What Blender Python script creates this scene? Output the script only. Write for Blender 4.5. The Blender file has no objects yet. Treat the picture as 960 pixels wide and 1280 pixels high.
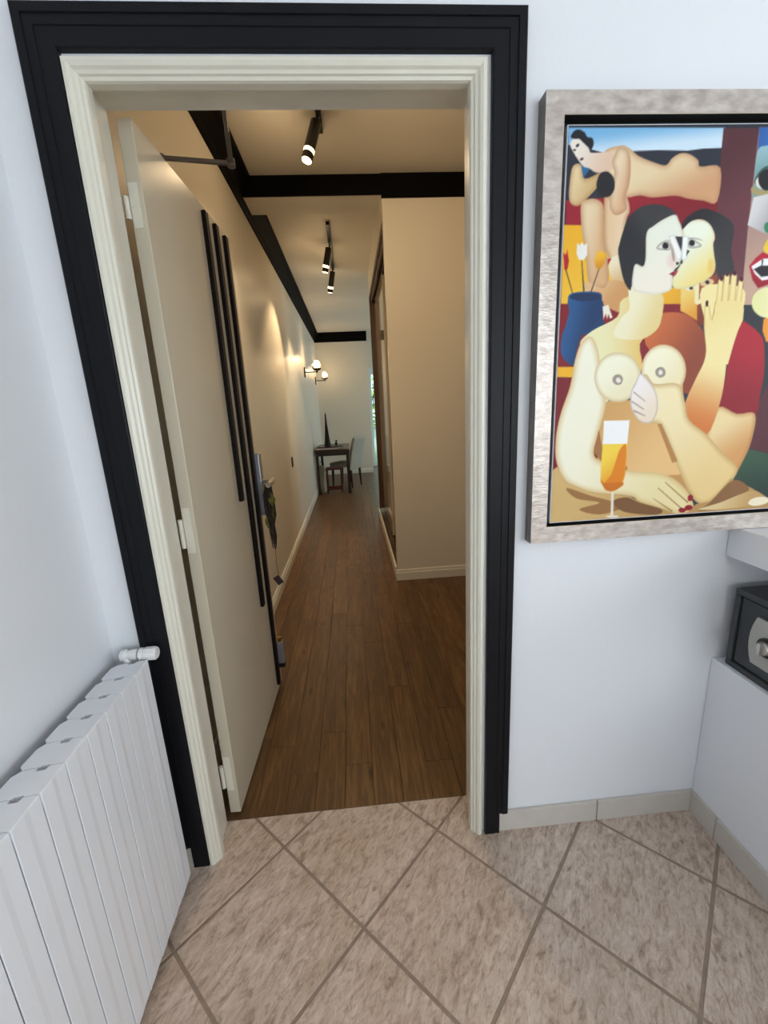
import bpy, bmesh, math, random
import numpy as np
from mathutils import Matrix, Vector, noise

random.seed(7)
SC = bpy.context.scene
COL = SC.collection

# ------------------------------------------------------------------ camera
cam_d = bpy.data.cameras.new('camera')
cam_d.sensor_fit = 'VERTICAL'; cam_d.sensor_height = 36.0
cam_d.lens = 536.98 / 1280 * 36.0
cam_d.clip_start = 0.02
cam = bpy.data.objects.new('camera', cam_d); COL.objects.link(cam)
CR = ((0.99590665, -0.06485569, 0.06295779), (-0.07655298, -0.23487773, 0.96900572), (-0.04805815, -0.96985885, -0.23888119))
M = Matrix.Identity(4)
for r in range(3):
    M[r][0] = CR[r][0]; M[r][1] = -CR[r][1]; M[r][2] = -CR[r][2]
M.translation = (0, 0, 1.5)
cam.matrix_world = M
SC.camera = cam

# ------------------------------------------------------------------ light
SC.view_settings.view_transform = 'Standard'
SC.view_settings.look = 'None'
SC.view_settings.exposure = 0.0
SC.view_settings.gamma = 1.0
SC.view_settings.use_curve_mapping = False

W = bpy.data.worlds.new('sky'); SC.world = W; W.use_nodes = True
bgn = W.node_tree.nodes['Background']
bgn.inputs['Color'].default_value = (0.70, 0.86, 1.0, 1); bgn.inputs['Strength'].default_value = 2.2

def lamp(name, kind, loc, energy, color, aim=None, **kw):
    d = bpy.data.lights.new(name, kind); d.energy = energy; d.color = color
    for k, v in kw.items(): setattr(d, k, v)
    o = bpy.data.objects.new(name, d); COL.objects.link(o); o.location = loc
    if aim is not None:
        o.rotation_euler = (Vector(aim) - Vector(loc)).to_track_quat('-Z', 'Y').to_euler()
    return o

lamp('sun', 'SUN', (0, 5, 12), 8.0, (1, 0.95, 0.85), aim=(1.5, 13, 0), angle=0.02)
# daylight at the windows of the entrance room and of the living area
lamp('window_daylight', 'AREA', (1.7, -2.72, 1.4), 50.0, (0.925, 0.96, 1.0), aim=(0.9, 1.2, 0.8), shape='RECTANGLE', size=2.0, size_y=1.6)
lamp('side_window_daylight', 'AREA', (2.92, -0.7, 1.65), 23.5, (0.925, 0.96, 1.0), aim=(-0.7, -0.2, 1.0), shape='RECTANGLE', size=1.8, size_y=1.3)
lamp('living_window_daylight', 'AREA', (3.3, 8.6, 1.5), 34.0, (0.80, 0.93, 1.0), aim=(-0.7, 8.6, 0.9), shape='RECTANGLE', size=2.4, size_y=1.8)
WARM = (1.0, 0.72, 0.43)

# ------------------------------------------------------------------ materials
def lin(c):
    return tuple(((v / 255) / 12.92 if v / 255 <= 0.04045 else ((v / 255 + 0.055) / 1.055) ** 2.4) for v in c)

def mat(name, col, rough=0.5, metal=0.0, var=0.0, scale=8.0, stretch=(1, 1, 1), bump=0.0, bscale=60.0, col2=None, spec=0.5, coat=0.0, detail=4.0):
    m = bpy.data.materials.new(name); m.use_nodes = True
    nt = m.node_tree; N = nt.nodes; L = nt.links; b = N['Principled BSDF']
    b.inputs['Roughness'].default_value = rough; b.inputs['Metallic'].default_value = metal
    b.inputs['Specular IOR Level'].default_value = spec
    b.inputs['Coat Weight'].default_value = coat
    c = lin(col)
    tc = N.new('ShaderNodeTexCoord'); mp = N.new('ShaderNodeMapping'); mp.inputs['Scale'].default_value = stretch
    L.new(tc.outputs['Object'], mp.inputs['Vector'])
    nz = N.new('ShaderNodeTexNoise'); nz.inputs['Scale'].default_value = scale; nz.inputs['Detail'].default_value = detail
    L.new(mp.outputs['Vector'], nz.inputs['Vector'])
    rp = N.new('ShaderNodeValToRGB'); rp.color_ramp.elements[0].position = 0.3; rp.color_ramp.elements[1].position = 0.7
    if col2: a2 = lin(col2)
    else: a2 = tuple(v * (1 - var) for v in c)
    rp.color_ramp.elements[0].color = (*a2, 1); rp.color_ramp.elements[1].color = (*c, 1)
    L.new(nz.outputs['Fac'], rp.inputs['Fac']); L.new(rp.outputs['Color'], b.inputs['Base Color'])
    if bump > 0:
        n2 = N.new('ShaderNodeTexNoise'); n2.inputs['Scale'].default_value = bscale; n2.inputs['Detail'].default_value = 3
        L.new(mp.outputs['Vector'], n2.inputs['Vector'])
        bp = N.new('ShaderNodeBump'); bp.inputs['Strength'].default_value = bump; bp.inputs['Distance'].default_value = 0.01
        L.new(n2.outputs['Fac'], bp.inputs['Height']); L.new(bp.outputs['Normal'], b.inputs['Normal'])
    return m

def emit_mat(name, col, strength):
    m = bpy.data.materials.new(name); m.use_nodes = True
    b = m.node_tree.nodes['Principled BSDF']
    b.inputs['Base Color'].default_value = (*lin(col), 1)
    b.inputs['Emission Color'].default_value = (*lin(col), 1); b.inputs['Emission Strength'].default_value = strength
    return m

def glass_mat(name, col=(255, 255, 255), rough=0.0, thin=False):
    m = bpy.data.materials.new(name); m.use_nodes = True
    nt = m.node_tree; N = nt.nodes; L = nt.links
    b = N['Principled BSDF']
    b.inputs['Base Color'].default_value = (*lin(col), 1); b.inputs['Roughness'].default_value = rough
    b.inputs['Transmission Weight'].default_value = 1.0; b.inputs['IOR'].default_value = 1.05 if thin else 1.4
    return m

def tile_mat():
    m = bpy.data.materials.new('floor_tile_ceramic'); m.use_nodes = True
    nt = m.node_tree; N = nt.nodes; L = nt.links; b = N['Principled BSDF']
    tc = N.new('ShaderNodeTexCoord'); oi = N.new('ShaderNodeObjectInfo')
    ml = N.new('ShaderNodeMath'); ml.operation = 'MULTIPLY'; ml.inputs[1].default_value = 37.0
    L.new(oi.outputs['Random'], ml.inputs[0])
    ad = N.new('ShaderNodeVectorMath'); ad.operation = 'ADD'
    L.new(tc.outputs['Object'], ad.inputs[0]); L.new(ml.outputs[0], ad.inputs[1])
    mp = N.new('ShaderNodeMapping'); mp.vector_type = 'TEXTURE'; mp.inputs['Rotation'].default_value = (0, 0, math.radians(54)); mp.inputs['Scale'].default_value = (1.7, 0.72, 1)
    L.new(ad.outputs[0], mp.inputs['Vector'])
    n1 = N.new('ShaderNodeTexNoise'); n1.inputs['Scale'].default_value = 34; n1.inputs['Detail'].default_value = 8; n1.inputs['Roughness'].default_value = 0.72; n1.inputs['Distortion'].default_value = 0.6
    n2 = N.new('ShaderNodeTexNoise'); n2.inputs['Scale'].default_value = 5; n2.inputs['Detail'].default_value = 3
    n3 = N.new('ShaderNodeTexNoise'); n3.inputs['Scale'].default_value = 75; n3.inputs['Detail'].default_value = 4; n3.inputs['Roughness'].default_value = 0.6
    for n in (n1, n2, n3): L.new(mp.outputs['Vector'], n.inputs['Vector'])
    r1 = N.new('ShaderNodeValToRGB'); e = r1.color_ramp.elements
    e[0].position = 0.32; e[0].color = (*lin((157, 137, 120)), 1); e[1].position = 0.66; e[1].color = (*lin((224, 210, 197)), 1)
    x = r1.color_ramp.elements.new(0.48); x.color = (*lin((200, 183, 167)), 1)
    L.new(n1.outputs['Fac'], r1.inputs['Fac'])
    r2 = N.new('ShaderNodeValToRGB'); e = r2.color_ramp.elements
    e[0].position = 0.35; e[0].color = (0.86, 0.81, 0.77, 1); e[1].position = 0.65; e[1].color = (0.98, 0.95, 0.96, 1)
    L.new(n2.outputs['Fac'], r2.inputs['Fac'])
    r3 = N.new('ShaderNodeValToRGB'); e = r3.color_ramp.elements
    e[0].position = 0.33; e[0].color = (0.62, 0.53, 0.47, 1); e[1].position = 0.47; e[1].color = (1, 1, 1, 1)
    L.new(n3.outputs['Fac'], r3.inputs['Fac'])
    m1 = N.new('ShaderNodeMix'); m1.data_type = 'RGBA'; m1.blend_type = 'MULTIPLY'; m1.inputs['Factor'].default_value = 1.0
    L.new(r1.outputs['Color'], m1.inputs['A']); L.new(r2.outputs['Color'], m1.inputs['B'])
    m2 = N.new('ShaderNodeMix'); m2.data_type = 'RGBA'; m2.blend_type = 'MULTIPLY'; m2.inputs['Factor'].default_value = 0.6
    L.new(m1.outputs['Result'], m2.inputs['A']); L.new(r3.outputs['Color'], m2.inputs['B'])
    L.new(m2.outputs['Result'], b.inputs['Base Color'])
    b.inputs['Roughness'].default_value = 0.42; b.inputs['Specular IOR Level'].default_value = 0.35
    bp = N.new('ShaderNodeBump'); bp.inputs['Strength'].default_value = 0.25; bp.inputs['Distance'].default_value = 0.004
    L.new(n1.outputs['Fac'], bp.inputs['Height']); L.new(bp.outputs['Normal'], b.inputs['Normal'])
    return m

def plank_mat():
    m = bpy.data.materials.new('oak_plank'); m.use_nodes = True
    nt = m.node_tree; N = nt.nodes; L = nt.links; b = N['Principled BSDF']
    tc = N.new('ShaderNodeTexCoord'); oi = N.new('ShaderNodeObjectInfo')
    ml = N.new('ShaderNodeMath'); ml.operation = 'MULTIPLY'; ml.inputs[1].default_value = 53.0
    L.new(oi.outputs['Random'], ml.inputs[0])
    ad = N.new('ShaderNodeVectorMath'); ad.operation = 'ADD'
    L.new(tc.outputs['Object'], ad.inputs[0]); L.new(ml.outputs[0], ad.inputs[1])
    mp = N.new('ShaderNodeMapping'); mp.inputs['Scale'].default_value = (14, 1.1, 1)
    L.new(ad.outputs[0], mp.inputs['Vector'])
    n1 = N.new('ShaderNodeTexNoise'); n1.inputs['Scale'].default_value = 3.2; n1.inputs['Detail'].default_value = 8; n1.inputs['Roughness'].default_value = 0.65; n1.inputs['Distortion'].default_value = 0.9
    L.new(mp.outputs['Vector'], n1.inputs['Vector'])
    mp2 = N.new('ShaderNodeMapping'); mp2.inputs['Scale'].default_value = (9, 3.0, 1)
    L.new(ad.outputs[0], mp2.inputs['Vector'])
    vo = N.new('ShaderNodeTexVoronoi'); vo.inputs['Scale'].default_value = 0.9
    L.new(mp2.outputs['Vector'], vo.inputs['Vector'])
    kr = N.new('ShaderNodeValToRGB'); e = kr.color_ramp.elements
    e[0].position = 0.04; e[0].color = (0.28, 0.2, 0.16, 1); e[1].position = 0.13; e[1].color = (1, 1, 1, 1)
    L.new(vo.outputs['Distance'], kr.inputs['Fac'])
    r1 = N.new('ShaderNodeValToRGB'); e = r1.color_ramp.elements
    e[0].position = 0.30; e[0].color = (*lin((72, 49, 26)), 1); e[1].position = 0.70; e[1].color = (*lin((128, 94, 57)), 1)
    x = r1.color_ramp.elements.new(0.5); x.color = (*lin((101, 71, 41)), 1)
    L.new(n1.outputs['Fac'], r1.inputs['Fac'])
    hs = N.new('ShaderNodeHueSaturation'); hs.inputs['Saturation'].default_value = 1.0
    mr = N.new('ShaderNodeMapRange'); mr.inputs['To Min'].default_value = 0.78; mr.inputs['To Max'].default_value = 1.08
    L.new(oi.outputs['Random'], mr.inputs['Value']); L.new(mr.outputs['Result'], hs.inputs['Value'])
    L.new(r1.outputs['Color'], hs.inputs['Color'])
    m1 = N.new('ShaderNodeMix'); m1.data_type = 'RGBA'; m1.blend_type = 'MULTIPLY'; m1.inputs['Factor'].default_value = 0.8
    L.new(hs.outputs['Color'], m1.inputs['A']); L.new(kr.outputs['Color'], m1.inputs['B'])
    L.new(m1.outputs['Result'], b.inputs['Base Color'])
    b.inputs['Roughness'].default_value = 0.38; b.inputs['Specular IOR Level'].default_value = 0.4
    return m

MT = dict(
    wall=mat('white_wall_paint', (232, 234, 238), 0.55, var=0.015, scale=3, bump=0.05, bscale=90),
    ceil=mat('white_ceiling_paint', (235, 235, 233), 0.8, var=0.02, scale=2),
    hall=mat('cream_wall_paint', (224, 217, 200), 0.38, var=0.02, scale=2.5, bump=0.03, bscale=70, spec=0.4),
    hallceil=mat('hall_ceiling_paint', (220, 214, 200), 0.6, var=0.02, scale=2),
    black=mat('black_trim_paint', (13, 14, 19), 0.45, var=0.2, scale=6, bump=0.05, bscale=40, spec=0.22),
    hblack=mat('black_beam_paint', (7, 6, 6), 0.7, var=0.2, scale=6, spec=0.08),
    cream=mat('cream_gloss_paint', (226, 222, 206), 0.30, var=0.06, scale=10, stretch=(1, 1, 0.2), bump=0.05, bscale=30),
    leaf=mat('ivory_door_lacquer', (204, 195, 174), 0.27, var=0.03, scale=4),
    strip=mat('dark_wenge_strip', (20, 12, 10), 0.5, var=0.4, scale=12, stretch=(1, 1, 0.1), spec=0.15),
    skirt=mat('grey_skirting_tile', (203, 196, 187), 0.4, var=0.07, scale=14),
    grout=mat('beige_grout', (160, 140, 124), 0.9, var=0.25, scale=30, bump=0.2),
    tile=tile_mat(), plank=plank_mat(),
    subfloor=mat('dark_subfloor', (40, 27, 18), 0.9, var=0.2),
    rad=mat('white_radiator_enamel', (238, 240, 245), 0.28, var=0.01, scale=5, coat=0.2),
    plastic=mat('white_plastic', (232, 232, 230), 0.35, var=0.02),
    chrome=mat('brushed_metal', (196, 194, 190), 0.3, metal=1.0, var=0.1, scale=30),
    steel=mat('satin_steel', (170, 172, 178), 0.42, metal=0.8, var=0.1, scale=20),
    arm=mat('dark_zinc_steel', (120, 116, 112), 0.4, metal=0.8, var=0.15, scale=20),
    brass=mat('brass', (190, 160, 84), 0.3, metal=1.0, var=0.15, scale=20),
    frame=mat('silver_leaf_frame', (212, 203, 194), 0.34, metal=0.5, col2=(168, 156, 148), scale=26, stretch=(1.0, 1.0, 2.0), bump=0.12, bscale=80, detail=8),
    frameshade=mat('silver_leaf_shaded', (128, 120, 116), 0.45, metal=0.4, var=0.25, scale=24, bump=0.1),  # outer frame sides: shade put into the colour as a darker silver leaf
    gold=mat('pale_gilt_lip', (222, 212, 190), 0.3, metal=0.5, var=0.1, scale=30),
    rebate=mat('black_rebate', (12, 11, 12), 0.7, var=0.2),
    canvas=mat('primed_canvas', (214, 214, 218), 0.8, var=0.06, scale=60),
    safe=mat('charcoal_safe_enamel', (58, 61, 64), 0.5, var=0.12, scale=60, bump=0.08, bscale=200),
    safedoor=mat('charcoal_safe_door', (50, 54, 58), 0.45, var=0.1, scale=60, bump=0.08, bscale=200),
    keypad=mat('silver_plastic', (176, 175, 168), 0.4, metal=0.15, var=0.04),
    dark=mat('dark_grey_metal', (22, 21, 21), 0.45, var=0.2),
    wood=mat('dark_brown_wood', (46, 30, 26), 0.38, var=0.35, scale=6, stretch=(1, 0.2, 1)),
    redwood=mat('red_brown_wood', (92, 40, 30), 0.4, var=0.3, scale=8),
    tabletop=mat('table_top_veneer', (84, 66, 54), 0.25, var=0.3, scale=6, stretch=(4, 0.4, 1)),
    closet=mat('brown_closet_wood', (84, 54, 32), 0.4, var=0.35, scale=6, stretch=(4, 4, 0.3)),
    panel=mat('glossy_cream_panel', (206, 194, 168), 0.09, var=0.03, scale=2, coat=0.5),
    fabric=mat('light_grey_fabric', (172, 168, 152), 0.9, var=0.08, scale=50, bump=0.2, bscale=200),
    sconce=mat('black_sconce_metal', (26, 22, 20), 0.4, var=0.2),
    bulb=emit_mat('warm_bulb', (255, 214, 150), 14.0),
    ring=emit_mat('lit_acrylic', (255, 216, 150), 9.0),
    globe=glass_mat('clear_globe_glass', (255, 246, 236), 0.02),
    pane=glass_mat('window_glass', (250, 255, 252), 0.0, True),
    frosted=glass_mat('frosted_glass', (236, 250, 250), 0.7, True),
    pvc=mat('white_window_frame', (226, 236, 236), 0.35, var=0.02),
    leafg=mat('green_leaf', (96, 138, 52), 0.6, col2=(150, 184, 84), scale=3),
    bark=mat('tree_bark', (88, 70, 52), 0.9, var=0.4, scale=12),
    lawn=mat('garden_ground', (96, 120, 60), 0.9, var=0.3, scale=4),
    cord=mat('dark_brown_cord', (40, 22, 16), 0.8, var=0.4, scale=60),
    olive=mat('olive_ribbon', (104, 108, 44), 0.7, var=0.4, scale=40),
    tag=mat('dark_key_tag', (48, 30, 32), 0.5, var=0.2),
    red=mat('dark_red_cover', (88, 36, 30), 0.5, var=0.2),
)

# ------------------------------------------------------------------ builders
class MB:
    def __init__(s): s.v = []; s.f = []; s.mi = []
    def add(s, vs, fs, k=0):
        o = len(s.v); s.v += [tuple(v) for v in vs]; s.f += [tuple(i + o for i in f) for f in fs]; s.mi += [k] * len(fs); return s
    def box(s, x0, x1, y0, y1, z0, z1, k=0):
        vs = [(x, y, z) for z in (z0, z1) for y in (y0, y1) for x in (x0, x1)]
        return s.add(vs, [(0, 2, 3, 1), (4, 5, 7, 6), (0, 1, 5, 4), (2, 6, 7, 3), (0, 4, 6, 2), (1, 3, 7, 5)], k)
    def loft(s, rings, k=0, caps=True, closed=True):
        n = len(rings[0]); vs = [p for r in rings for p in r]; fs = []
        for a in range(len(rings) - 1):
            for i in range(n if closed else n - 1):
                j = (i + 1) % n
                fs.append((a * n + i, a * n + j, (a + 1) * n + j, (a + 1) * n + i))
        if caps:
            fs.append(tuple(range(n - 1, -1, -1))); fs.append(tuple((len(rings) - 1) * n + i for i in range(n)))
        return s.add(vs, fs, k)
    def prism(s, poly, axis, a, b, k=0):
        def P(p, t):
            return {'x': (t, p[0], p[1]), 'y': (p[0], t, p[1]), 'z': (p[0], p[1], t)}[axis]
        return s.loft([[P(p, a) for p in poly], [P(p, b) for p in poly]], k)
    def tube(s, pts, r, n=10, k=0):
        pts = [Vector(p) for p in pts]; rs = r if isinstance(r, (list, tuple)) else [r] * len(pts)
        rings = []; up = None
        for i, p in enumerate(pts):
            d = (pts[min(i + 1, len(pts) - 1)] - pts[max(i - 1, 0)]).normalized()
            if up is None: up = Vector((0, 0, 1)) if abs(d.z) < 0.9 else Vector((1, 0, 0))
            u = d.cross(up).normalized(); w = d.cross(u).normalized(); up = w.cross(d) if False else up
            rings.append([p + u * math.cos(t) * rs[i] + w * math.sin(t) * rs[i] for t in [2 * math.pi * q / n for q in range(n)]])
        return s.loft(rings, k)
    def lathe(s, prof, c, axis, n=20, k=0):
        """prof: (radius, distance along axis) from point c"""
        d = Vector(axis).normalized(); u = d.orthogonal().normalized(); w = d.cross(u); c = Vector(c)
        return s.loft([[c + d * h + (u * math.cos(t) + w * math.sin(t)) * max(r, 1e-4) for t in [2 * math.pi * q / n for q in range(n)]] for r, h in prof], k)
    def ball(s, c, r, n=20, m=12, k=0, a0=0.0, a1=math.pi):
        return s.lathe([(r * math.sin(a0 + (a1 - a0) * i / m), -r * math.cos(a0 + (a1 - a0) * i / m)) for i in range(m + 1)], c, (0, 0, 1), n, k)
    def build(s, name, m, parent=None, bevel=0.0, smooth=False, local=False, seg=2):
        me = bpy.data.meshes.new(name)
        off = Vector((0, 0, 0))
        if parent is not None and not local:
            q = parent
            while q is not None: off += Vector(q.location); q = q.parent
        me.from_pydata([tuple(Vector(v) - off) for v in s.v], [], s.f)
        for x in (m if isinstance(m, (list, tuple)) else [m]): me.materials.append(MT[x] if isinstance(x, str) else x)
        if any(s.mi): me.polygons.foreach_set('material_index', s.mi)
        bm = bmesh.new(); bm.from_mesh(me); bmesh.ops.recalc_face_normals(bm, faces=bm.faces[:])
        if bevel > 0:
            es = [e for e in bm.edges if len(e.link_faces) == 2 and e.calc_face_angle(0) > 0.6]
            bmesh.ops.bevel(bm, geom=es, offset=bevel, segments=seg, affect='EDGES', profile=0.5, clamp_overlap=True)
        bm.to_mesh(me); bm.free()
        if smooth:
            me.polygons.foreach_set('use_smooth', [True] * len(me.polygons))
        o = bpy.data.objects.new(name, me); COL.objects.link(o)
        if smooth:
            me.set_sharp_from_angle(angle=math.radians(38))
        if parent is not None: o.parent = parent
        return o

def box(x0, x1, y0, y1, z0, z1): return MB().box(x0, x1, y0, y1, z0, z1)

def tag(o, label=None, cat=None, group=None, kind=None):
    if label: o['label'] = label
    if cat: o['category'] = cat
    if group: o['group'] = group
    if kind: o['kind'] = kind
    return o

def empty(name, loc=(0, 0, 0), rz=0.0):
    o = bpy.data.objects.new(name, None); COL.objects.link(o); o.location = loc; o.rotation_euler = (0, 0, rz)
    o.empty_display_size = 0.1
    return o

def struct(o, label=None): return tag(o, label, None, None, 'structure')

def link_copy(o, parent):
    c = o.copy(); COL.objects.link(c); c.parent = parent; return c

def clip(poly, axis, lim, keep_less):
    out = []
    for i in range(len(poly)):
        a, b = poly[i], poly[(i + 1) % len(poly)]
        ia = (a[axis] <= lim) == keep_less; ib = (b[axis] <= lim) == keep_less
        if ia: out.append(a)
        if ia != ib:
            t = (lim - a[axis]) / (b[axis] - a[axis]); out.append((a[0] + t * (b[0] - a[0]), a[1] + t * (b[1] - a[1])))
    return out

# ------------------------------------------------------------------ room shell
YW, YB = 1.205, 1.345            # entrance room face and hall face of the door wall
XL, XR = -0.752, 1.160           # left wall, parapet face on the right
OX0, OX1, OZ = -0.582, 0.372, 2.275
H = 3.11

fl = empty('floor'); struct(fl, 'beige mottled ceramic tile floor laid diagonally')
MB().box(XL - 0.1, 3.0, -2.8, 1.352, -0.06, -0.0016).build('grout_bed', 'grout', fl)
P = 0.2745; gx0, gy0 = -0.059, 0.951
g = 0.0050 * math.sqrt(2)
for a in range(-6, 13):
    for b in range(-16, 5):
        if (a + b) % 2 == 0: continue
        cx, cy = gx0 + a * P, gy0 + b * P
        q = P - g
        poly = [(cx + q, cy), (cx, cy + q), (cx - q, cy), (cx, cy - q)]
        for ax, lim, kl in ((0, XL, False), (0, 2.95, True), (1, -2.8, False), (1, 1.351, True)):
            if poly: poly = clip(poly, ax, lim, kl)
        if len(poly) < 3: continue
        ar = abs(sum(poly[i][0] * poly[(i + 1) % len(poly)][1] - poly[(i + 1) % len(poly)][0] * poly[i][1] for i in range(len(poly)))) / 2
        if ar < 0.0004: continue
        mx = sum(p[0] for p in poly) / len(poly); my = sum(p[1] for p in poly) / len(poly)
        ins = [(p[0] + (mx - p[0]) * 0.006, p[1] + (my - p[1]) * 0.006) for p in poly]
        MB().loft([[(p[0], p[1], -0.0045) for p in poly], [(p[0], p[1], -0.001) for p in poly], [(p[0], p[1], 0.0) for p in ins]]).build('floor_tile', 'tile', fl)

hf = empty('floor_hall'); struct(hf, 'brown oak plank floor running down the hall')
MB().box(-0.80, 3.5, 1.352, 11.2, -0.06, -0.006).build('subfloor', 'subfloor', hf)
pw = 0.116; rnd = random.Random(5)
i = 0; x = -0.70
while x < 1.85:
    y = 1.353 - rnd.random() * 1.1
    while y < 11.04:
        y1 = y + 1.22
        ya, yb = max(y, 1.353), min(y1, 11.04)
        xa, xb = x, x + pw
        if yb - ya > 0.03 and not (xa > 0.34 and 3.62 < ya and yb < 5.9) and not (xa > 1.2 and ya > 3.5 and yb < 5.9):
            e = 0.0004
            MB().loft([[(xa + e, ya + e, -0.006), (xb - e, ya + e, -0.006), (xb - e, yb - e, -0.006), (xa + e, yb - e, -0.006)],
                       [(xa + e, ya + e, -0.001), (xb - e, ya + e, -0.001), (xb - e, yb - e, -0.001), (xa + e, yb - e, -0.001)],
                       [(xa + e + .001, ya + e + .001, 0), (xb - e - .001, ya + e + .001, 0), (xb - e - .001, yb - e - .001, 0), (xa + e + .001, yb - e - .001, 0)]]).build('plank', 'plank', hf)
        y = y1
    x += pw

wf = MB().box(XL - 0.1, OX0, YW, YB, 0, H).box(OX1, 3.0, YW, YB, 0, H).box(OX0, OX1, YW, YB, OZ, H)
struct(wf.build('wall_front', 'wall'), 'white painted wall around the doorway')
struct(box(XL - 0.1, XL, -2.8, YW, 0, H).build('wall_left', 'wall'), 'white wall behind the radiator')
struct(MB().box(XL - 0.1, 0.5, -2.9, -2.8, 0, H).box(2.5, 3.1, -2.9, -2.8, 0, H).box(0.5, 2.5, -2.9, -2.8, 0, 0.9).box(0.5, 2.5, -2.9, -2.8, 2.5, H).build('wall_back', 'wall'), 'white wall with window behind the viewpoint')
struct(MB().box(3.0, 3.1, -2.9, -1.5, 0, H).box(3.0, 3.1, 0.3, YB, 0, H).box(3.0, 3.1, -1.5, 0.3, 0, 1.1).box(3.0, 3.1, -1.5, 0.3, 2.4, H).build('wall_side', 'wall'), 'white wall with window beyond the counter')
struct(box(XL - 0.1, 3.1, -2.9, YB, H, H + 0.1).build('ceiling', 'ceil'), 'white ceiling of the entrance room')
# window frames of the two daylight windows
for nm, rect, ax in (('window_1', (0.5, 2.5, 0.9, 2.5), 'y'), ('window_2', (-1.5, 0.3, 1.1, 2.4), 'x')):
    r = empty(nm, (1.5, -2.85, 0.9) if ax == 'y' else (3.05, -0.6, 1.1)); struct(r, 'white framed window')
    u0, u1, z0, z1 = rect; m = MB(); gl = MB()
    for (p, q, s0, s1) in ((u0, u0 + .06, z0, z1), (u1 - .06, u1, z0, z1), (u0, u1, z0, z0 + .06), (u0, u1, z1 - .06, z1), ((u0 + u1) / 2 - .03, (u0 + u1) / 2 + .03, z0, z1)):
        if ax == 'y': m.box(p, q, -2.88, -2.83, s0, s1)
        else: m.box(3.03, 3.08, p, q, s0, s1)
    if ax == 'y': gl.box(u0 + .06, u1 - .06, -2.86, -2.85, z0 + .06, z1 - .06)
    else: gl.box(3.05, 3.06, u0 + .06, u1 - .06, z0 + .06, z1 - .06)
    m.build('window_frame', 'pvc', r); gl.build('pane', 'pane', r)

# parapet with a niche, and the counter slab on top
struct(box(XR, 1.62, 0.15, YW, 0, 0.625).build('wall_right', 'wall', bevel=0.004), 'low white parapet with a niche under the counter')
struct(box(1.62, 1.75, 0.15, YW, 0, 0.99).build('wall_niche', 'wall'), 'white back of the niche under the counter')
sl = box(1.154, 1.80, 0.10, YW - 0.001, 0.99, 1.087).build('counter_slab', 'wall', bevel=0.003)
tag(sl, 'thick white counter slab over the niche with the safe', 'counter')

# skirting tiles
bf = empty('baseboard_front'); struct(bf, 'grey ceramic skirting along the door wall')
for xa, xb in ((XL, -0.633), (0.433, 0.794), (0.797, 1.159)):
    box(xa, xb, YW - 0.012, YW, 0.0, 0.085).build('skirting_tile', 'skirt', bf, bevel=0.002)
br = empty('baseboard_right'); struct(br, 'grey ceramic skirting along the parapet')
y = 1.192
for ln in (0.11, 0.33, 0.33, 0.26):
    box(XR - 0.012, XR, y - ln + 0.003, y, 0.0, 0.085).build('skirting_tile', 'skirt', br, bevel=0.002); y -= ln
bl = empty('baseboard_left'); struct(bl, 'grey ceramic skirting behind the radiator')
y = 1.19
for ln in [0.33] * 7:
    box(XL, XL + 0.012, y - ln + 0.003, y, 0.0, 0.085).build('skirting_tile', 'skirt', bl, bevel=0.002); y -= ln

# ------------------------------------------------------------------ door surround
def surround(name, prof, x0, x1, zt, m, label, notch=None):
    """prof: list of (d from the outer edge towards the opening, y)"""
    r = empty(name); struct(r, label)
    L0 = [(x0 + d, y, 0.0) for d, y in prof]; L1 = [(x0 + d, y, zt - d) for d, y in prof]
    R1 = [(x1 - d, y, zt - d) for d, y in prof]; R0 = [(x1 - d, y, 0.0) for d, y in prof]
    ml = MB()
    if notch:
        ml.loft([[(p[0], p[1], notch[1]) for p in L0], L1]).box(x0 + notch[0], x0 + prof[-1][0], min(p[1] for p in prof[-3:]), prof[0][1], 0, notch[1])
    else: ml.loft([L0, L1])
    ml.build('casing_side', m, r)
    MB().loft([L1, R1]).build('casing_head', m, r)
    mb = MB()
    if notch:
        dn, zn = notch
        mb.loft([[(p[0], p[1], zn) for p in R0], R1])
        mb.box(x1 - prof[-1][0], x1 - dn, min(p[1] for p in prof[-3:]), prof[0][1], 0, zn)
    else: mb.loft([R0, R1])
    mb.build('casing_side', m, r)
    return r
surround('trim_1', [(0, YW), (0, 1.185), (.003, 1.182), (.020, 1.182), (.0215, 1.1855), (.040, 1.1855), (.0415, 1.188), (.076, 1.188), (.079, 1.191), (.079, YW)], -0.661, 0.461, 2.364, 'black',
         'matt black stepped casing around the doorway', (0.0285, 0.088))
wr = [(0.0, YW), (0.0, 1.196), (.004, 1.189), (.012, 1.188), (.019, 1.192), (.023, 1.198), (.029, 1.201), (.031, 1.206), (.037, 1.209), (.039, 1.216), (.039, 1.236),
      (.034, 1.242), (.030, 1.250), (.024, 1.258), (.0225, 1.285), (.0185, 1.287), (.0170, YB), (0.0, YB)]
surround('trim_2', wr, OX0, OX1, OZ, 'cream', 'glossy cream moulded door frame inside the black casing')

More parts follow.
